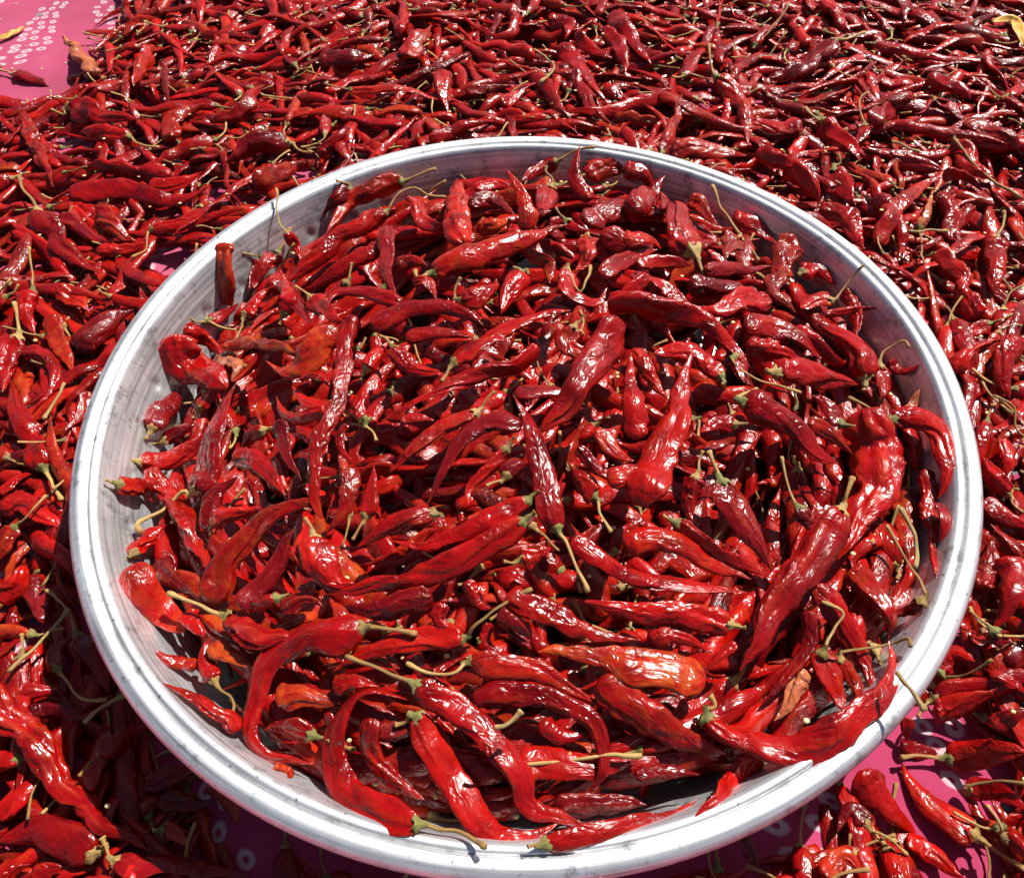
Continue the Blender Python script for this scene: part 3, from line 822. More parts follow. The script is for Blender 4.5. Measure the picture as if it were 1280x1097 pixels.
# detail window, layer, width, traits | pod from shoulder to tip | stalk | label
TRACES = '''
A 3 95 ubo|650,465 640,580 670,710|-|stubby orange-red chilli standing upright against the tray's inner wall
A 2 70 u|890,420 925,480 945,525|865,390 855,320 850,240|small glossy chilli whose stalk pokes up above the tray rim
A 2 90 k|855,500 800,570 760,640|875,470 905,400|
A 1 60 d|790,530 760,600 740,650|710,500|
A 1 70|580,770 640,740 700,700|545,775 475,735|
A 3 130 kb|450,830 470,920 560,990 650,1040|-|broad folded chilli with a torn orange end leaning on the tray wall
A 3 80 k|480,810 560,850 625,910|-|
A 1 60|725,745 760,690 820,640|712,790 690,845|
A 3 60 o|640,880 720,855 830,870 945,905|-|
P 3 24|481,266 460,279 425,298 390,325 360,348 333,361|492,250 504,237 520,233 533,243 556,246|long chilli with an arching curved stalk near the shaded wall of the tray
P 2 22|480,304 450,322 408,345 374,365|-|
P 3 27|502,227 480,231 455,242 424,264 408,292|510,224 545,211|
A 2 60 d|1140,245 1080,300 1030,350|1120,215 1090,205|
P 2 17|434,208 448,220 462,234|-|
P 4 20 g|502,380 480,372 442,364 417,368 408,386|-|slim smooth chilli with its tip curled into a hook
A 2 80|990,680 1060,740 1125,775|955,650 930,630|
A 2 70|880,740 900,680 890,600|c|
A 1 100 d|880,620 940,720 1000,790|-|
A 1 60|1130,620 1090,640 1040,680|1150,560 1152,540|
A 4 100 ok|1090,800 1040,860 980,930 900,975 810,930|-|folded chilli with a curled orange lip like an open pod
P 4 23 kb|440,395 430,440 427,472 424,507 405,541 392,585 392,616 402,647|-|long shrivelled chilli twisting down the heap like a rope
A 2 90 b|950,1000 1010,985 1070,1045|-|
A 2 70 kp|640,900 680,960 670,1010|-|
A 1 80|1210,960 1260,900 1300,850|c|
D 3 60 g|1050,155 960,120 910,70|-|
D 5 125 |530,485 590,350 640,200 685,65|490,495 400,560 290,640 310,662|broad chilli with a long hooked stalk leaning across the heap's edge
D 3 80|305,375 420,370 520,310 610,220|270,362 235,370|
D 2 95 k|220,465 290,490 370,535|190,457|
D 1 90 d|355,240 410,170 470,70|c|
D 2 70 d|400,290 470,250 530,220|365,290|
D 1 60|545,160 580,110 640,60|c|
D 3 85 k|350,400 400,480 470,580 510,680 560,800 590,850|-|long crinkled chilli lying down the slope of the heap beside the tray wall
D 2 80 k|280,740 340,690 420,620|240,770 200,825|
D 2 130 gb|280,790 320,880 400,980 480,1050|-|broad flattened chilli lying on the bright tray wall
D 4 125|600,935 620,850 680,740 780,650 900,565 1025,525|-|broad flat chilli with a straw-brown tapering tip
D 3 100 d|700,945 780,880 850,780 920,640|-|
D 4 88 g|680,365 755,365 830,430 885,510|-|
D 1 80 d|560,640 600,520 700,430|-|
D 1 80 k|600,620 700,590 790,560|590,665|
D 2 80 k|800,250 740,280 700,330|830,240 865,250|
D 3 55|1040,165 960,200 885,190 850,115|-|
D 1 70 d|860,210 880,300 920,400 950,450|-|
D 2 60 k|940,250 985,280 1000,350|-|
D 4 38 k|1130,225 1105,310 1130,360 1190,390|-|
D 2 80|1140,400 1145,500 1120,580 1050,660|-|
D 4 120 k|1000,680 1040,770 1090,840 1160,860|985,650 960,600|
E 2 80|120,210 150,150 200,110|145,250 160,290|
E 3 100|120,590 140,500 150,390|100,630 65,680|
G 4 115 k|305,150 400,200 490,220 570,230|270,130 180,100 90,65|wrinkled glossy chilli with a long pale stalk reaching out to the tray wall
G 2 80 k|160,130 200,190 220,230|-|
D 1 90 d|380,770 430,850 520,900|-|
G 1 100 d|500,120 600,80 650,110|-|
D 1 80|850,920 780,950 720,960|c|
B 4 62 u|1015,290 960,190 975,70|-|narrow chilli pointing straight up beside the shaded tray wall
B 2 70 d|880,135 800,175 740,215|920,110 970,85 1038,75|dark chilli with a thin dark stalk lying against the shaded tray wall
B 4 75 u|765,410 750,310 720,230 680,165|-|pointed chilli with white highlights standing on its broken end
B 4 105 b|510,465 485,340 480,205|-|blunt upright chilli with an orange crease down its side
B 5 108|395,578 500,530 650,470 820,430 925,385|375,572 330,595 320,572|large smooth chilli with a thin crooked stalk lying level high on the heap
B 2 90|860,240 845,290 830,350|865,205 835,180 840,158|
B 3 60|925,375 960,400 1005,410|900,350 880,318|
B 2 80|1000,190 1080,160 1150,150 1240,200|-|
B 3 105 k|990,370 1060,330 1150,320 1220,270 1290,225|-|
B 3 75 k|540,320 600,290 680,310 712,350|-|
B 1 60|560,250 640,230 700,240|-|
B 2 90 k|320,290 345,350 430,385|-|
B 4 72|205,400 200,500 212,600 245,685|-|
B 5 98 g|150,800 240,750 360,720 480,732 590,790|-|smooth arched chilli like a banana with one flat end
B 2 65 g|280,840 400,820 480,825 555,840|-|
B 4 95 k|235,885 280,950 350,980 430,985|215,865 195,838|
B 5 98 k|475,940 560,880 680,810 780,760 935,730|445,985 420,1010|long crinkled chilli with a rough olive cap, pointing to the heap's crest
B 4 82|800,870 720,955 600,975 470,1020 340,1085 180,1170|-|long straight chilli with a blunt shiny tip pointing down the slope
B 5 140 bg|1120,770 1070,900 980,1020 890,1140 825,1210|-|broad flat bright red chilli in the middle of the heap
P 5 30|761,376 790,380 827,390 873,400 902,422 924,442 938,460|-|long bent chilli draped over the crest of the heap
B 3 80 k|950,800 930,850 990,885 1040,820|968,775 988,742|
B 3 80 k|920,570 930,660 1000,690 1085,640|985,650 1010,600 1020,550|
B 5 105 g|740,580 690,660 660,745|775,585 740,562 710,555|short fat chilli banded with white highlights and a bent stalk
B 2 80 k|1000,440 1010,500 960,565|c|
B 2 90|1060,430 1140,450 1200,475 1265,440|-|
B 2 70|1060,590 1150,530 1285,485|-|
B 3 88 b|1150,680 1200,630 1250,590|-|
B 2 85 k|500,690 580,660 640,600|475,665 500,600|
B 2 80 k|310,620 350,610 400,685|-|
B 1 60|240,550 300,530 365,550|-|
B 2 70 o|770,500 840,540 855,620|-|
B 1 80 ok|570,380 640,400 705,370|-|
P 4 29|803,546 793,515 785,478 789,441|-|steep smooth chilli, orange at its base, meeting a shrivelled one in a V
C 3 60 k|40,770 90,850 155,950|-|thin white-flecked shrivelled chilli meeting a smooth one in a V
P 6 46|793,628 815,595 838,545 852,490 866,438|-|large dark red chilli rising to a sharp point at the heap's centre
C 5 135|240,430 190,330 130,225|258,450 278,520 287,575|fat smooth chilli hanging head down with a brown dangling stalk
C 3 88 k|400,385 370,430 350,465|395,360 350,290 310,200|chilli with a bare stalk standing tall before the shaded tray wall
C 2 95|380,320 460,340 535,405|-|
C 4 88 k|570,370 560,480 525,540 595,640|-|
C 2 80|620,500 680,490 740,545|608,520|
C 3 80 k|720,600 670,600 615,625|750,575 790,520 835,475|chilli whose pale stalk lies across the tray rim
C 4 30 g|700,650 800,632 888,625|-|very thin chilli tip jutting out over the shaded wall
C 3 48 k|770,560 805,650 812,735|-|
C 3 58 g|280,500 400,490 512,480|-|
C 2 60|50,480 130,470 235,480|-|
C 2 100 gd|230,560 320,550 425,565|-|
C 4 78 k|500,590 420,610 340,635 250,620|-|
C 3 95|100,540 160,570 235,625|-|
C 2 88 b|30,510 60,550 30,600|-|
C 2 60 k|225,260 290,310 330,345|-|
C 3 95|420,700 530,700 620,750 685,800|-|
C 4 62 g|590,700 660,750 740,810 785,810|-|
C 4 105|838,865 800,760 740,705 670,670|838,890|
C 4 105|530,850 620,850 720,880 812,892|490,845|
C 4 80|385,800 410,860 455,900|400,835 430,855 520,890 617,920|chilli with the longest bare stalk, lying across its neighbours
C 4 85 k|335,865 280,800 190,765 100,785|345,895|
C 4 66|890,830 905,880 890,945|895,800 920,760 980,740 992,765|slim chilli with a cane-shaped hooked stalk near the tray wall
C 1 50|920,810 970,840 1028,820|-|
C 3 38 pk|985,1000 1010,960 1032,905|-|
C 3 65|430,760 540,780 625,822|-|
C 2 80|0,390 60,385 130,420|-|
C 4 105 k|10,285 80,240 145,165|-|
C 3 88 k|0,150 60,170 105,212|-|
F 5 115 g|420,120 500,150 600,215 680,300 745,330|400,95 460,78|glossy chilli with two dry cap flaps at its shoulder
F 4 88 g|385,195 330,190 255,225|400,190|
F 3 60|240,180 225,235 200,250|262,240|
F 4 58 g|640,190 720,232 795,300|-|
F 2 70 d|755,195 700,125 655,95|765,190|
F 5 160 k|830,150 880,300 890,420 820,540 745,665|-|large crumpled glossy chilli with many wavy folds beside the curved rim
F 5 88 g|935,178 1040,185 1112,270 1130,370 1090,455|900,170 850,140 778,105|smooth chilli arched like a question mark along the rim
F 5 66 k|1060,355 1050,450 1080,560 1075,680 1095,755|-|ragged crinkled chilli hanging down beside the arched one
F 3 60 g|1100,475 1120,550 1100,610|-|
F 2 80 d|1035,810 980,840 910,850|1050,790 1010,710 960,620 915,545|dark chilli with a thick straw stalk by the shaded side of the rim
F 6 125|750,500 680,620 600,740 500,880 405,1050|762,480 775,440 797,382|big matte chilli lying diagonally, broad and straight
F 4 115 d|340,400 400,520 460,620 515,705|325,365 298,290|
F 3 105 dk|250,380 240,450 240,535|265,345 278,290|
F 3 90 d|610,490 650,540 700,560|595,460 570,390 553,312|dark chilli with a thick flared stalk standing up from a hollow
F 5 80|185,540 270,600 360,660 495,722|160,535|
F 4 98|0,612 110,600 230,640 350,700 442,735|-|
F 3 85|0,720 100,755 240,770 435,780|-|
H 5 98|1025,175 880,145 700,125 560,105 465,88|1045,180 1085,185|matte chilli half in shade with a pale tip and short woody stalk
H 4 105 k|225,60 300,110 420,160 560,220 700,232|-|
H 3 58|740,232 850,230 945,272|-|
H 4 45|1045,243 980,295 925,355|-|
H 5 150 O|925,400 840,365 700,325 540,290 400,262 330,275|-|plump chilli blotched with orange-yellow patches
I 5 60 g|370,130 388,210 310,350 208,468|-|thin smooth chilli curved like a sickle
I 4 88 k|400,40 470,120 530,210 590,330 612,430|-|
I 4 115|535,-20 605,60 650,140 672,225|-|
I 4 115 k|430,280 455,370 515,490|450,250 470,190 500,125 438,95|crinkled chilli with a thick knee-bent dark stalk
I 3 60|490,300 540,380 560,460|510,288 580,262 700,240 745,232 752,262|chilli with a thick straw stalk reaching to the rim's shaded wall
I 6 128|15,520 120,600 280,628 420,600 560,530 645,455 685,350 672,235|40,470 20,430|large hooked chilli sweeping along the sunlit rim with its tip in the air
I 3 70 pk|370,345 325,430 255,525|-|
H 4 88 k|1140,660 1020,750 950,830 890,892|-|
H 5 98 g|85,310 200,320 340,350 480,430 565,475|35,345 -65,355 -152,320|smooth straight chilli with a green cap and a long level stalk
H 5 132|555,378 620,445 720,515 830,585 1010,645|-|broad chilli with a wide white glare spot near its middle
P 5 40|522,858 560,880 594,905 627,940 649,975 655,1006 690,1018 740,1034|510,850 472,836 432,819|long chilli kinked into a thin brown tail by the sunlit rim
P 6 43 g|522,897 545,945 570,985 592,1017 620,1043 655,1049 699,1027|510,900 495,905|large glossy chilli curving along the sunlit rim with a straw tip
H 4 78|355,972 500,942 640,905 780,870 910,810|335,978|
H 4 95|95,450 300,432 450,480 550,570 565,690 498,805|-|dark chilli bending over into a thin crumpled downward tail
H 3 115 g|250,690 400,690 540,690 690,660|705,645|
H 3 66|340,530 400,580 500,570|-|
H 2 85 d|390,850 540,840 720,830|-|
H 2 60 d|680,720 800,710 915,720|-|
E 4 85|520,855 560,925 620,960|-|
G 5 98 g|1155,228 1040,222 900,250 780,285 690,345|1195,185 1240,150 1330,95 1410,40|dark glossy chilli with a green cap and a slanting bare stalk
E 3 60|430,940 408,1000 485,1050|-|
H 4 58|150,170 140,230 185,272|-|
H 2 85 d|210,140 260,220 305,265|-|
E 7 108|882,640 830,480 790,300 760,190 708,105|918,690 960,780 1006,897|straight chilli pointing up the heap with its thin stalk hanging down
E 4 78|560,180 470,220 340,310 215,415|595,130 632,93|
E 3 95 d|740,230 600,222 500,290 430,420 365,545|-|
E 4 58|680,325 590,420 535,500 530,550|708,295|
E 3 105 d|680,430 720,400 770,390|640,455 600,470|
E 5 88|390,585 280,605 180,650 85,715|430,595 442,608|
E 5 78|765,530 640,590 540,640 400,700 225,690|780,500|
E 6 115 g|745,615 640,680 480,770 280,850 100,880 -55,905|775,585|longest chilli in the tray, tapering to a needle tip
E 5 112 k|745,765 790,745 860,720|715,780 668,775|
E 5 88 g|950,680 1060,770 1180,830 1310,875|-|
E 5 125 k|1030,510 985,440 925,375|1050,560 1080,620 1102,662|short crumpled chilli ending in a straw funnel-shaped stalk
E 4 58 d|970,315 1030,380 1105,445|-|
E 4 105 g|1060,245 1100,310 1190,370|-|
E 4 125 g|1090,450 1180,430 1270,475|-|
E 3 100 d|380,912 200,960 30,950|-|
E 2 85 d|650,980 720,1030 775,1085|-|
E 2 60|260,220 330,195 390,210|-|
E 2 85 d|720,95 850,100 1000,110|-|
G 5 98|255,375 222,310 245,220|285,415 320,480 300,530|small chilli hanging head down with a green cap by the tray wall
G 6 80 Ok|260,240 330,295 375,335|-|crumpled translucent orange chilli scrap
G 2 58|190,325 110,310 42,268|-|
G 3 85 k|340,560 250,500 160,430 68,388|-|
G 6 128|790,190 680,212 540,255 445,340 400,450 392,560 440,650 540,672 612,682|820,182 900,195 992,200|large chilli bent like a sickle with a level pale stalk by the sunlit rim
G 4 95 o|480,440 590,430 712,462|-|
G 4 100 k|610,575 530,550 435,560|640,590 670,603|
G 6 115 g|990,902 860,862 740,780 692,660 712,540 790,445 900,430 1005,472|1035,895 1150,930 1235,982|large smooth chilli bent into the letter C at the sunlit rim
G 5 88|830,520 840,640 920,740 1020,812|-|
G 2 78|690,405 780,390 885,395|-|
G 3 115 d|850,550 940,560 1005,530|-|
G 2 58|660,500 700,560 690,620|-|
G 2 40 o|475,690 535,722 520,735|-|
J 2 92 g|280,775 400,755 560,775 690,800 840,745|-|long smooth wavy chilli lying on the cloth beside a shorter one
J 1 72|680,710 540,680 380,670 240,712|-|long gently arched chilli just behind the wavy one on the cloth
J 2 68 g|600,750 720,730 812,688|-|
J 3 66 k|90,460 140,580 180,660 212,745|-|
J 3 52|610,920 760,890 900,850 980,832|590,940 570,1010 530,1030|slim chilli with a curled stalk beside the tray rim
J 3 80 pk|370,290 310,210 250,135|-|pale pinkish bleached chilli at the edge of the bare cloth
J 3 68|600,195 560,270 535,345|-|
J 2 95|280,430 400,460 560,475|260,450 205,440|
J 2 66|515,548 430,538 320,528|545,570 640,590|
J 3 78|690,555 668,490 720,450 822,415|-|
J 3 68 k|860,480 950,430 1060,338|-|
J 3 88 d|1150,572 980,600 900,650|1180,585 1245,605|
J 3 88 k|1020,740 1100,690 1245,650|-|
J 3 85 d|60,300 130,320 195,345|40,292 0,283|
J 2 78 d|240,870 330,930 445,970|-|
J 3 98|150,848 210,930 290,1020 410,1095|140,815 90,745 80,700|large chilli with a cane-shaped stalk on the cloth beside the tray
J 3 95|390,860 460,900 545,965|-|
J 3 50 k|390,1010 480,1000 605,968|-|
M 4 88 g|150,778 110,690 60,590 38,480|168,810 210,890|glossy twisted chilli beside the tray with its stalk bent downward
M 3 88|60,335 30,410 8,520|58,310 52,212|
M 3 68|110,178 90,250 125,335|105,160 100,25|chilli with a thick upright stalk on the layer beside the tray
M 3 78 o|180,260 210,370 252,465|-|
M 3 56|80,385 150,390 192,460 140,560 108,595|-|chilli curled into an open ring beside the tray
M 3 105 k|200,160 250,200 305,245|-|
M 3 58 k|0,862 60,820 112,800|-|
M 2 78|10,920 80,910 150,950 225,995|-|
M 3 78 k|52,985 20,1050 -20,1110|80,960 162,873|
M 2 85 d|280,380 360,300 455,238|-|
M 2 48|300,520 270,600 208,672|-|
N 4 105 k|-20,430 50,560 150,640 220,750 300,850 420,950 515,1000|-|very long wrinkled chilli crossing from sun into the tray's shadow
N 5 78|0,890 80,810 148,718|-|
N 5 125 g|325,1010 230,960 120,930 -10,975|350,985 345,955|fat glossy chilli with a white glare patch and an upright brown stalk
N 5 88 d|400,1040 600,1060 870,1098|375,1010 360,970|
N 3 88 d|350,668 430,610 525,558|310,705 272,752|
N 2 98 d|200,375 190,330 265,268|225,410 320,490 362,483|
N 3 78 d|270,262 330,350 375,455|250,215 210,140 153,105|dark chilli with a cane-shaped stalk in the tray's shadow
N 1 78|30,480 110,450 205,440|-|
N 2 95 d|100,550 200,530 285,545|-|
N 3 88 k|0,145 60,80 92,15|-|
N 2 95 d|90,60 130,150 165,225|-|
N 2 78 d|500,760 600,740 690,728|-|
N 2 85 dk|550,840 640,850 745,830|-|
N 3 55 o|720,770 790,830 812,915|-|
N 5 68 k|20,1095 60,1060 105,1050|-|
N 5 88|110,1095 160,1065 215,1060|-|
N 2 68 ok|570,930 620,955 650,985|c|
I 4 125 g|890,662 1000,650 1180,640|855,655 718,656|fat glossy chilli with a straight stalk beside a bare patch of pink cloth
I 4 115 g|978,940 880,870 790,780 718,678|1005,955 1080,1010 1168,1062|glossy chilli with a long stalk running over bare pink cloth
I 3 98|570,715 650,800 730,890 775,945|-|
I 3 105 k|840,490 940,450 1065,408|-|wrinkled chilli touching the outer side of the tray by bare cloth
I 4 95 g|960,775 1060,785 1180,850|1060,742 1175,752|
I 4 70|1055,545 1120,510 1210,500|-|
I 3 85|860,350 900,275 985,310|1005,330 1045,308|
I 4 68 k|1040,360 1100,380 1168,425|-|
I 3 88 d|588,905 540,850 485,930|625,930 745,1012|
I 4 88|740,955 830,1020 945,1095|-|
I 3 78 d|140,960 180,1020 200,1095|-|
I 4 78 o|440,1095 520,1010 575,1070|-|
I 4 80|1098,950 1140,985 1170,1040|1085,920 1030,830|
I 3 75|1050,215 1010,240 970,200|1030,185 970,110|
I 3 60|745,515 735,560 745,600|-|
I 2 60 d|720,620 790,640 850,645|-|
O 4 62 g|280,262 330,190 440,158|-|smooth chilli arched like a bow beside the tray's outer side
O 3 68|350,92 320,30 290,-20|-|
O 4 70|450,640 420,600 368,525|465,665 500,698|
O 3 88 g|375,660 440,710 525,742|-|
O 4 70 d|500,480 480,520 470,560|480,445 460,370 403,333|
O 4 58|390,112 340,128 270,142|415,105 462,80|
O 5 78|480,160 430,250 455,345|-|
O 3 68 k|370,935 390,850 402,775|-|
O 4 95|440,840 462,930 400,1065|-|
O 3 75 d|405,1070 435,1100 470,1110|375,1050 330,1000|
O 3 80 k|430,470 440,540 420,590|-|
L 5 70 g|750,885 800,780 880,700 985,635|-|long narrow chilli bent at a sharp angle on the layer outside the tray
L 5 48|985,640 1040,642 1120,668|-|
L 4 75 g|165,285 240,350 272,430 275,525|148,260 132,160|curved striped-glare chilli with a stalk pointing away from the tray
L 3 78 g|410,610 480,650 535,735|-|
L 5 78|1180,868 1172,970 1170,1075|1195,835 1205,768|
L 4 78 k|955,930 1030,1010 1085,1095|-|
L 3 88|970,705 1020,780 1042,885|-|
L 5 40 po|900,830 930,770 950,688|905,870 900,945|
L 4 78|1060,460 1150,470 1260,545|-|
L 3 78|1030,520 1100,610 1175,652|1190,670 1270,720|
L 3 95 d|730,455 780,390 845,350|-|
L 3 80|700,460 690,500 660,520|692,430 690,350 715,340|
L 4 78|550,442 620,510 685,585|525,430 483,393|
L 4 76 d|590,152 520,212 430,272 355,285|620,142 702,120|
L 3 78 g|840,580 900,600 985,622|-|
L 3 72|0,550 120,542 270,565|-|
L 3 78|470,462 380,450 290,435|-|
L 3 78 k|540,765 600,780 640,830 700,905|-|
L 3 58|310,550 400,590 515,578|-|
L 3 95 k|590,620 650,700 668,745|610,600 605,560|
L 4 48|300,165 350,110 400,60|415,30 425,10|
L 3 68|550,0 600,60 655,122|-|
L 3 68|930,300 1020,310 1085,362|-|
K 5 50 g|1285,335 1130,385 1000,412 880,400|-|very long straight chilli lying across others outside the tray
K 4 70|870,170 930,220 980,300 1045,372|-|
K 4 48|930,250 960,340 990,400 1065,452|-|
K 3 54 g|400,510 500,470 635,440|-|straight smooth chilli touching the outside of the tray rim
K 3 74 g|440,260 440,330 465,405|-|
K 3 78 d|0,212 90,212 195,200|-|
K 3 48|20,330 120,290 200,270 272,230|-|
K 3 48|660,382 720,340 785,300|-|
K 4 68 g|1060,50 1130,140 1205,235|-|
K 3 58 k|1040,100 1090,190 1112,265|-|
K 3 40 g|530,330 620,320 705,315|-|
K 3 76|310,205 350,150 405,90|-|
K 3 58|930,130 990,180 1062,212|-|
K 3 48|700,20 705,100 640,130 580,88|-|
K 3 58|830,70 900,80 892,142|-|
K 4 48 g|0,562 50,510 115,458|-|
K 3 58 k|340,522 350,470 395,420|-|
'''
def parse_pts(s, reg):
    ox, oy, k = REG[reg]
    return np.array([[float(a) / k + ox, float(b) / k + oy] for a, b in (q.split(',') for q in s.split())])

items = []
for n, ln in enumerate(TRACES.strip().splitlines()):
    h_, b_, s_, lab = ln.split('|')
    hp = h_.split()
    reg, lay, wd = hp[0], int(hp[1]), 1.06 * float(hp[2]) / REG[hp[0]][2]
    opts = hp[3] if len(hp) > 3 else ''
    body = parse_pts(b_, reg)
    st = s_.strip()
    stem = None if st == '-' else ('c' if st == 'c' else parse_pts(st, reg))
    d = px_ray(body.mean(0)[None])[0]
    P = CAM + d * (0.078 - CAM[2]) / d[2]
    items.append(dict(n=n, lay=lay, wd=wd, opts=opts, body=body, stem=stem, lab=lab.strip(), tray=math.hypot(P[0], P[1]) < 0.2235))

SPH_P = np.zeros((0, 3)); SPH_R = np.zeros(0)
def surf_depth(px, tray_in, rad):
    """depth along each ray where it meets the heap (or the layer on the cloth)"""
    d = px_ray(px)
    z = np.full(len(px), 0.05 if tray_in else 0.02)
    for it in range(12):
        t = (z - CAM[2]) / d[:, 2]
        P = CAM + t[:, None] * d
        if tray_in:
            r = np.hypot(P[:, 0], P[:, 1])
            zn = heap_z(r, np.arctan2(P[:, 1], P[:, 0]))
            # beyond the wall the pod lies against the wall's inner face
            wz = np.interp(r + rad * 0.75, [p[0] for p in wall[4:]] + [0.230, 0.24, 0.252, 0.256], [p[1] for p in wall[4:]] + [0.0785, 0.079, 0.077, 0.03])
            zn = np.maximum(zn, wz + 0.001 + rad * np.where(r > 0.195, 0.95, 0.3))
        else:
            zn = HS[cells(P)]
        z = 0.5 * z + 0.5 * (zn + rad * 0.4)
    return (z - CAM[2]) / d[:, 2], d

order = sorted(items, key=lambda q: (q['lay'], q['n']))
for it in order:
    C2, _ = spline(np.c_[it['body'], np.zeros(len(it['body']))], 13)
    C2 = C2[:, :2]
    u = np.linspace(0, 1, 13)
    if it['tray']:                              # pods in the tray stay inside its lip
        dd_ = px_ray(C2); Q = CAM + dd_ * ((0.0785 - CAM[2]) / dd_[:, 2])[:, None]
        rq = np.hypot(Q[:, 0], Q[:, 1]); half = 0.46 * it['wd'] / F_PX * 0.42 * np.clip(1.15 - u ** 2, 0.3, 1)
        kq = np.where(Q[:, 1] < 0.02, np.minimum(1, (0.2330 - half * 0.9) / rq), 1.0)
        Q[:, :2] *= kq[:, None]
        C2 = project(Q)[0]
    t0, d = surf_depth(C2, it['tray'], 0.006)
    wm = it['wd'] / F_PX * t0.mean()
    rad = 0.5 * wm * np.clip(1.15 - u ** 2, 0.3, 1) * 0.62
    t, d = surf_depth(C2, it['tray'], rad)
    if 'u' in it['opts']:                       # a standing pod keeps the distance of its foot
        foot = t[-1] if C2[-1, 1] > C2[0, 1] else t[0]
        t = np.minimum(t, foot + 0.012 * np.abs(np.linspace(0, 1, 13)))
    # smooth the resting line, then lift towards the viewer until clear of the pods placed before
    ker = np.array([1, 3, 4, 3, 1]) / 12
    for _ in range(2):
        t = np.convolve(np.r_[t[0], t[0], t, t[-1], t[-1]], ker, 'valid')
    near = None
    if len(SPH_P):
        Pm = CAM + t[6] * d[6]
        sel = np.linalg.norm(SPH_P - Pm, axis=1) < 0.11
        near = (SPH_P[sel], SPH_R[sel])
    push = np.zeros(13)
    for step in range(22):
        P = CAM + (t - push)[:, None] * d
        if near is None or not len(near[1]):
            break
        dist = np.linalg.norm(P[:, None] - near[0][None], axis=2)
        pen = ((rad[:, None] + near[1][None]) * 0.80 - dist).max(1)
        if (pen <= 0).all():
            break
        push += np.where(pen > 0, 0.0013, 0)
        sm = np.convolve(np.r_[push[0], push[0], push, push[-1], push[-1]], ker, 'valid')
        push = np.maximum(push * 0.6 + sm * 0.4, sm)
        push = np.minimum(push, 0.032)
    t = t - push
    P = CAM + t[:, None] * d
    it['C'] = P
    it['w'] = it['wd'] / F_PX * t.mean()
    ln_ = np.linalg.norm(np.diff(P, axis=0), axis=1).sum()
    it['w'] = min(it['w'], max(ln_ * 0.42, it['w'] * 0.72))
    SPH_P = np.concatenate([SPH_P, P]); SPH_R = np.concatenate([SPH_R, rad])

def hint_at(C):
    return unit((CAM - C.mean(0)) * 0.6 + np.array([0, 0, 0.25]))

def polyturn(C):
    T = unit(np.diff(project(C)[0][::3], axis=0))
    return float(np.degrees(np.arccos(np.clip((T[:-1] * T[1:]).sum(1), -1, 1))).sum())

def cloth_place(C, r):
    k = (0.07 - C[:, 2].mean()) / to_sun[2]
    c = C.mean(0) + k * np.array(to_sun)
    if math.hypot(c[0], c[1]) < 0.232:
        return "in the tray's shadow"
    return 'sunlit close beside the tray' if r.min() < 0.275 else 'spread near the tray' if r.mean() < 0.42 else 'spread far from the tray'

def auto_label(it, Lg, stem_len, place):
    op = it['opts']
    size = 'very short' if Lg < 0.038 else 'short' if Lg < 0.052 else 'medium-length' if Lg < 0.070 else 'long'
    tn = polyturn(it['C'])
    shape = 'straight' if tn < 22 else 'slightly bent' if tn < 55 else 'strongly curved'
    col = 'maroon' if 'd' in op else 'pale brownish' if 'p' in op else 'orange-tinged' if 'o' in op.lower() else 'red'
    skin = 'wrinkled' if 'k' in op else 'glossy' if 'g' in op else ''
    fat = it['w'] / Lg
    build = 'plump' if fat > 0.5 else 'slender' if fat < 0.22 else ''
    stem = 'stalkless' if stem_len is None else 'capped' if stem_len < 0.008 else 'short-stalked' if stem_len < 0.02 else 'long-stalked'
    s = f"{build} {size} {shape} {skin} {col} {stem} chilli {place}"
    return ' '.join(s.split())

ROOTS = []
def build_chilli(C, w, seed, opts, stem_pts, label_fn, group, hint, nl=56, na=28, tnt=None):
    g = np.random.default_rng(seed)
    cr = 1.1 if 'k' in opts else 0.26 if 'g' in opts else 0.6
    V, F, rest, Cc, T, R, Lg, rg = chilli_body(C, w, seed, hint, nl, na, cr, 'b' in opts)
    origin = np.array([C[:, 0].mean(), C[:, 1].mean(), V[:, 2].min()])
    root = bpy.data.objects.new('dried_chilli', None)
    root.location = origin; root.empty_display_size = 0.01
    link(root)
    def part(name, V, F, rest, tint, mat, rg=None):
        b = Buf(); b.add(V, F, rest, tint, 0, rg)
        o = bpy.data.objects.new(name, b.mesh(name, [mat], origin))
        return link(o, root)
    part('pod', V, F, rest, tnt or tint_for(g, opts), SKIN, rg)
    stem_len = None
    if stem_pts is not None:
        R0 = max(R[0] * 0.80, 0.0026)
        rs = float(np.clip(w * 0.066, 0.0007, 0.0012))
        ax = -T[0]
        if isinstance(stem_pts, str):
            stem_pts = np.array([Cc[0] + ax * 0.005])
        first = unit(stem_pts[0] - Cc[0])
        ax = unit(ax * 0.8 + first * 0.8)
        if (ax @ -T[0]) < 0.2:
            ax = unit(-T[0] + 0.6 * first)
        V2, F2, r2 = calyx_shape(Cc[0] + ax * R0 * 0.10, ax, R0, rs, hint, seed + 1)
        ct = calyx_tint(g)
        part('calyx', V2, F2, r2, ct, STALK)
        p0 = Cc[0] + ax * R0 * 1.2
        pts = [p0]
        for q in stem_pts:
            if np.linalg.norm(q - pts[-1]) > 0.0025:
                pts.append(q)
        if len(pts) < 2:
            pts.append(p0 + ax * 0.004)
        stem_len = float(np.linalg.norm(np.diff(np.array(pts), axis=0), axis=1).sum())
        V3, F3, r3 = stalk_shape(np.array(pts), rs, hint, seed + 2)
        part('stalk', V3, F3, r3, stalk_tint(g), STALK)
    label = label_fn(Lg, stem_len)
    tag(root, label, 'chilli', group)
    ROOTS.append((root, C.mean(0)))
    return root

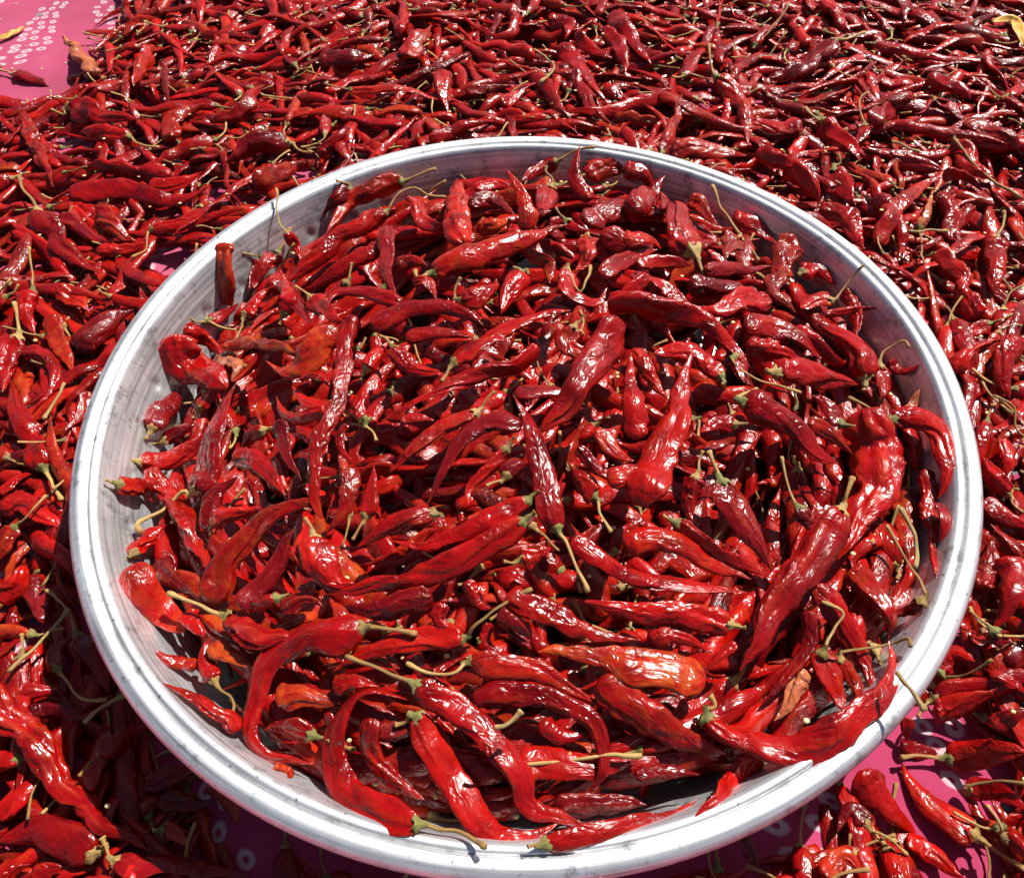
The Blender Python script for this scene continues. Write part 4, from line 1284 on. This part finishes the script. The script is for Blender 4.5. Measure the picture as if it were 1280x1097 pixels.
G_TRAY, G_CLOTH = 'dried chillies heaped in the tray', 'dried chillies spread on the cloth'
for it in items:
    C = it['C']
    stem = it['stem']
    if stem is not None and not isinstance(stem, str):
        # a stalk keeps the distance of its pod's shoulder unless the heap is nearer
        px0, z0 = project(C[:1])
        ts, d = surf_depth(stem, it['tray'], 0.002)
        along = np.cumsum(np.r_[np.linalg.norm(stem[0] - px0[0]), np.linalg.norm(np.diff(stem, axis=0), axis=1)])
        lim = z0[0] + 0.25 * along / F_PX * z0[0]
        lo = z0[0] - 0.7 * along / F_PX * z0[0]
        tz = np.clip(ts - 0.004, lo, lim)
        stem = CAM + tz[:, None] * d
    r = np.hypot(C[:, 0], C[:, 1])
    if it['tray']:
        zmid = C[6, 2]
        place = ('against the sunlit tray wall' if (C[r.argmax()] @ np.array(to_sun[:3]) < 0.02) else 'against the shaded tray wall') if r.max() > 0.190 else "on the heap's crest" if r.mean() < 0.085 else "on the heap's slope"
        grp = G_TRAY
    else:
        place = cloth_place(C, r)
        grp = G_CLOTH
    fn = (lambda Lg, sl, it=it, place=place: it['lab'] or auto_label(it, Lg, sl, place))
    far = C[:, 1].mean() > 0.35
    it['obj'] = build_chilli(C, it['w'], 1000 + it['n'] * 7, it['opts'], stem, fn, grp, hint_at(C), 40 if far else 66, 20 if far else 32)

# ------------------------------------------------------------------ the largest of the untraced chillies on the cloth, as individuals
def stem_for(g, C, up_bias):
    T0 = unit(C[0] - C[1])
    ln = g.uniform(0.008, 0.030)
    side = unit(np.cross(T0, [0, 0, 1.0])) * g.normal(0, 0.55)
    a = unit(T0 + side * 0.3 + np.array([0, 0, 0.12 * up_bias]))
    b = unit(T0 * 0.8 + side + np.array([0, 0, 0.35 * up_bias * g.random()]))
    return np.array([C[0] + a * ln * 0.45, C[0] + a * ln * 0.45 + b * ln * 0.55])

traced_px = [project(i['C'])[0].mean(0) for i in items if not i['tray']]
score = []
for k, (C, w, sd, tr) in enumerate(fill):
    if tr:
        continue
    pp, z = project(C)
    if pp[:, 0].min() < 5 or pp[:, 0].max() > 1275 or pp[:, 1].min() < 5 or pp[:, 1].max() > 1092:
        continue
    ci, cj = cells(C)
    vis = (C[:, 2] + w * 0.2 > H[ci, cj] - 0.0015).mean()
    if vis < 0.8 or min(np.hypot(*(q - pp.mean(0))) for q in traced_px) < 22:
        continue
    dr = px_ray(pp.mean(0)[None])[0]
    Pr = CAM + dr * (0.079 - CAM[2]) / dr[2]
    if math.hypot(Pr[0], Pr[1]) < 0.243:
        continue
    score.append((np.hypot(*(pp[0] - pp[-1])) + 0.5 * w / z.mean() * F_PX, k))
score.sort(reverse=True)
N_EXTRA = max(0, 318 - len(items))
own = set()
for sc_, k in score[:N_EXTRA]:
    own.add(k)
    C, w, sd, tr = fill[k]
    g = np.random.default_rng(sd)
    op = ('k' if g.random() < 0.4 else 'g' if g.random() < 0.3 else '') + ('d' if g.random() < 0.1 else '')
    stem = stem_for(g, C, 1.0) if g.random() < 0.6 else None
    r = np.hypot(C[:, 0], C[:, 1])
    place = cloth_place(C, r)
    it = dict(C=spline(C, 13)[0], opts=op, w=w)
    build_chilli(C, w, sd % 1000003, op, stem, (lambda Lg, sl, it=it, place=place: auto_label(it, Lg, sl, place)), G_CLOTH, np.array([0.05, -0.2, 1.0]), 40, 20)

# look-alikes are told apart by the notable chilli they lie next to
hand = {i['lab'] for i in items if i['lab']}
CUTS = (' near ', ' lying ', ' beside ', ' against ', ' on the ', ' in the ', ' by the ', ' at the ', ' along ', ' from ', ', ', ' crossing ', ' hanging ', ' pointing ', ' draped ', ' meeting ', ' sweeping ', ' running ', ' leaning ', ' standing ', ' jutting ', ' reaching ', ' touching ', ' across ')
alias = {}
for lb in hand:
    a = lb
    for c in CUTS:
        a = a.split(c)[0]
    if 4 <= len(a.split()) <= 9:
        alias.setdefault(a, []).append(lb)
alias = {v[0]: a for a, v in alias.items() if len(v) == 1}
marks = [(c, alias[r['label']]) for r, c in ROOTS if r['label'] in alias]
for rank in range(4):
    seen = {}
    for r, c in ROOTS:
        seen.setdefault(r['label'], []).append((r, c))
    for lb, rs_ in seen.items():
        if len(rs_) < 2 or lb in hand:
            continue
        for r, c in rs_[1:] if rank else rs_:
            near_ = sorted(marks, key=lambda m: np.linalg.norm(m[0] - c))
            head_ = lb.split(' chilli ')[0] + ' chilli'
            for m in near_[rank:rank + 4]:
                t_ = f"{head_} next to the {m[1]}"
                if len(t_.split()) <= 16:
                    r['label'] = t_
                    break

# a pod of the mass that would lie over one of the individual pods is taken away
tp = np.concatenate([project(i['C'])[0] for i in items]); tz = np.concatenate([project(i['C'])[1] for i in items])
tw_ = np.concatenate([np.full(13, i['wd']) for i in items])
hidden = set()
for k, (C, w, sd, tr) in enumerate(fill):       # buried pods that nothing shows of
    if k not in own and (C[:, 2] + 0.3 * w < H[cells(C)] - (0.007 if tr else 0.0045)).all():
        hidden.add(k)
print('buried', len(hidden))
for k, (C, w, sd, tr) in enumerate(fill):
    if k in own or k in hidden:
        continue
    pp, z = project(C)
    d = np.hypot(pp[:, 0][:, None] - tp[None, :, 0], pp[:, 1][:, None] - tp[None, :, 1])
    if ((d < 0.42 * tw_[None] + 0.2 * w / z[:, None] * F_PX) & (z[:, None] < tz[None] - 0.001)).any():
        hidden.add(k)
print('hidden', len(hidden))

def mass(name, idx, label):
    idx = [k for k in idx if k not in hidden]
    b = Buf()
    for k in idx:
        C, w, sd, tr = fill[k]
        g = np.random.default_rng(sd)
        _, z = project(C.mean(0)[None])
        zz = z[0]
        nl, na = (26, 12) if zz < 0.5 else (18, 10) if zz < 0.75 else (14, 8)
        if tr:
            nl, na = 22, 12
        op = ('k' if g.random() < 0.45 else '') + ('d' if g.random() < 0.08 else '') + ('o' if g.random() < 0.05 else '')
        V, F, rest, Cc, T, R, Lg, rg = chilli_body(C, w, sd % 1000003, np.array([0.05, -0.2, 1.0]), nl, na, 1.0 if 'k' in op else 0.55)
        b.add(V, F, rest, tint_for(g, op), 0, rg)
        if g.random() < 0.62:
            st = stem_for(g, C, 1.0)
            R0 = max(R[0] * 0.8, 0.0024)
            ax = unit(-T[0] + 0.4 * unit(st[0] - Cc[0]))
            rs = float(np.clip(w * 0.066, 0.0007, 0.0011))
            V2, F2, r2 = calyx_shape(Cc[0] + ax * R0 * 0.1, ax, R0, rs, np.array([0, 0, 1.0]), sd % 99991, 10)
            b.add(V2, F2, r2, calyx_tint(g), 1)
            V3, F3, r3 = stalk_shape(np.concatenate([[Cc[0] + ax * R0 * 1.2], st]), rs, np.array([0, 0, 1.0]), sd % 99991, 8, 6)
            b.add(V3, F3, r3, stalk_tint(g), 1)
    o = link(bpy.data.objects.new(name, b.mesh(name, [SKIN, STALK])))
    tag(o, label, 'chillies', kind='stuff')
    return o
mass('chilli_filling', [k for k in range(n_tray)], 'countless dried red chillies filling the tray beneath the top ones')
mass('chilli_layer', [k for k in range(n_tray, len(fill)) if k not in own], 'thick layer of dried red chillies spread over the cloth')

# ------------------------------------------------------------------ loose stalks, leaves and seeds
def loose_stalk(pts, tray_in, label, lift=0.004, rs=0.0010, seed=1):
    t, d = surf_depth(pts, tray_in, 0.003)
    P = CAM + (t - lift)[:, None] * d
    V, F, rest = stalk_shape(P, rs, np.array([0, 0, 1.0]), seed, 20, 10)
    org = np.array([P[:, 0].mean(), P[:, 1].mean(), V[:, 2].min()])
    b = Buf(); b.add(V, F, rest, (0.46, 0.31, 0.11, 0))
    o = link(bpy.data.objects.new('loose_stalk', b.mesh('loose_stalk', [STALK], org))); o.location = org
    tag(o, label, 'stalk', 'broken chilli stalks')
LOOSE = [('I', '705,350 760,420 815,495', True, 'broken straw stalk lying across the tray rim', 0.012),
         ('F', '1012,695 1022,625 958,488', True, 'broken stalk leaning in a V against a thick straw stalk', 0.016),
         ('N', '28,385 150,270 240,165', False, "long straight straw stalk in the tray's shadow", 0.012),
         ('M', '220,490 185,560 150,612', False, 'curved pale stalk lying beside the tray', 0.012),
         ('H', '170,550 230,522 268,485', True, 'short thin stalk caught in a dark gap of the heap', 0.02),
         ('N', '290,560 330,522 435,465', False, 'frayed stalk beside the outer wall of the tray', 0.010),
         ('L', '860,840 1000,838', False, 'straight thin stalk lying over an orange chilli tip', 0.012),
         ('L', '800,515 900,550', False, 'thin pale stalk bridging two chillies far from the tray', 0.010),
         ('L', '485,395 540,440', False, 'short bent stalk on the far part of the layer', 0.010),
         ('K', '780,180 850,240 800,300', False, 'forked kinked stalk outside the tray near the shaded rim', 0.010)]
for i, (rg, s, tr, lab, lf) in enumerate(LOOSE):
    loose_stalk(parse_pts(s, rg), tr, lab, lf, seed=50 + i)

def dry_leaf(px, lift, label, w0, curl, seed):
    pts = np.array(px, float)
    t, d = surf_depth(pts, False, 0.003)
    P = CAM + (t - lift)[:, None] * d
    n = 22
    C, Lg = spline(P, n)
    T, N, B = frames(C, np.array([0, -0.3, 1.0]))
    u = np.linspace(0, 1, n)
    w = w0 * np.sin(np.pi * np.clip(u * 0.97 + 0.02, 0, 1)) ** 0.8 * 0.5 + 0.0004
    V = []
    m = 9
    for j in np.linspace(-1, 1, m):
        V.append(C + (w * j)[:, None] * B + (curl * w * j * j + 0.0006 * np.sin(u * 19 + j * 4))[:, None] * N)
    V = np.stack(V, 1).reshape(-1, 3)
    i = (np.arange(n - 1)[:, None] * m + np.arange(m - 1)[None]).ravel()
    f = np.stack([i, i + 1, i + m + 1, i + m], 1)
    org = np.array([C[:, 0].mean(), C[:, 1].mean(), V[:, 2].min()])
    me = bpy.data.meshes.new('dry_leaf'); me.from_pydata((V - org).tolist(), [], f.tolist())
    me.polygons.foreach_set('use_smooth', np.ones(len(f), bool)); me.materials.append(LEAF)
    o = link(bpy.data.objects.new('dry_leaf', me)); o.location = org
    md = o.modifiers.new('thickness', 'SOLIDIFY'); md.thickness = 0.0004
    tag(o, label, 'leaf')
dry_leaf([(1240, 27), (1262, 26), (1272, 40), (1279, 58)], 0.012, 'curled yellow dry leaf lying on the chillies', 0.011, 0.5, 1)
dry_leaf([(-8, 52), (12, 44), (30, 34)], 0.004, 'narrow dry straw leaf on the bare pink cloth', 0.006, 0.4, 2)

# spilled seeds
b = Buf()
g = np.random.default_rng(77)
a8 = np.linspace(0, 2 * np.pi, 8, endpoint=False)
for k in range(900):
    if k < 8:
        r = 0.21 * math.sqrt(g.random()); th = g.uniform(0, 6.283); x, y = r * math.cos(th), r * math.sin(th)
    else:
        x, y = g.uniform(x0, x1), g.uniform(y0, y1)
        if 0.215 < math.hypot(x, y) < 0.25:
            continue
    ci, cj = cells(np.array([[x, y]]))
    z = H[ci[0], cj[0]] + (TRAY_Z if math.hypot(x, y) < 0.22 else 0)
    s = g.uniform(0.0011, 0.0016)
    rot = g.uniform(0, 6.28)
    ring = lambda q, zz: np.stack([x + q * s * np.cos(a8 + rot), y + q * s * 0.85 * np.sin(a8 + rot), np.full(8, z + zz)], 1)
    V = np.concatenate([ring(0.3, 0.0), ring(1, 0.0003), ring(0.95, 0.0006), ring(0.3, 0.0008)])
    F = np.concatenate([tube_faces(4, 8), [[24, 25, 26, 27], [24, 27, 28, 31], [28, 29, 30, 31]]])
    b.add(V, F, V, (1, 1, 1, 0))
o = link(bpy.data.objects.new('spilled_seeds', b.mesh('spilled_seeds', [SEED])))
tag(o, 'tiny pale chilli seeds scattered over the tray and the cloth', 'seeds', kind='stuff')
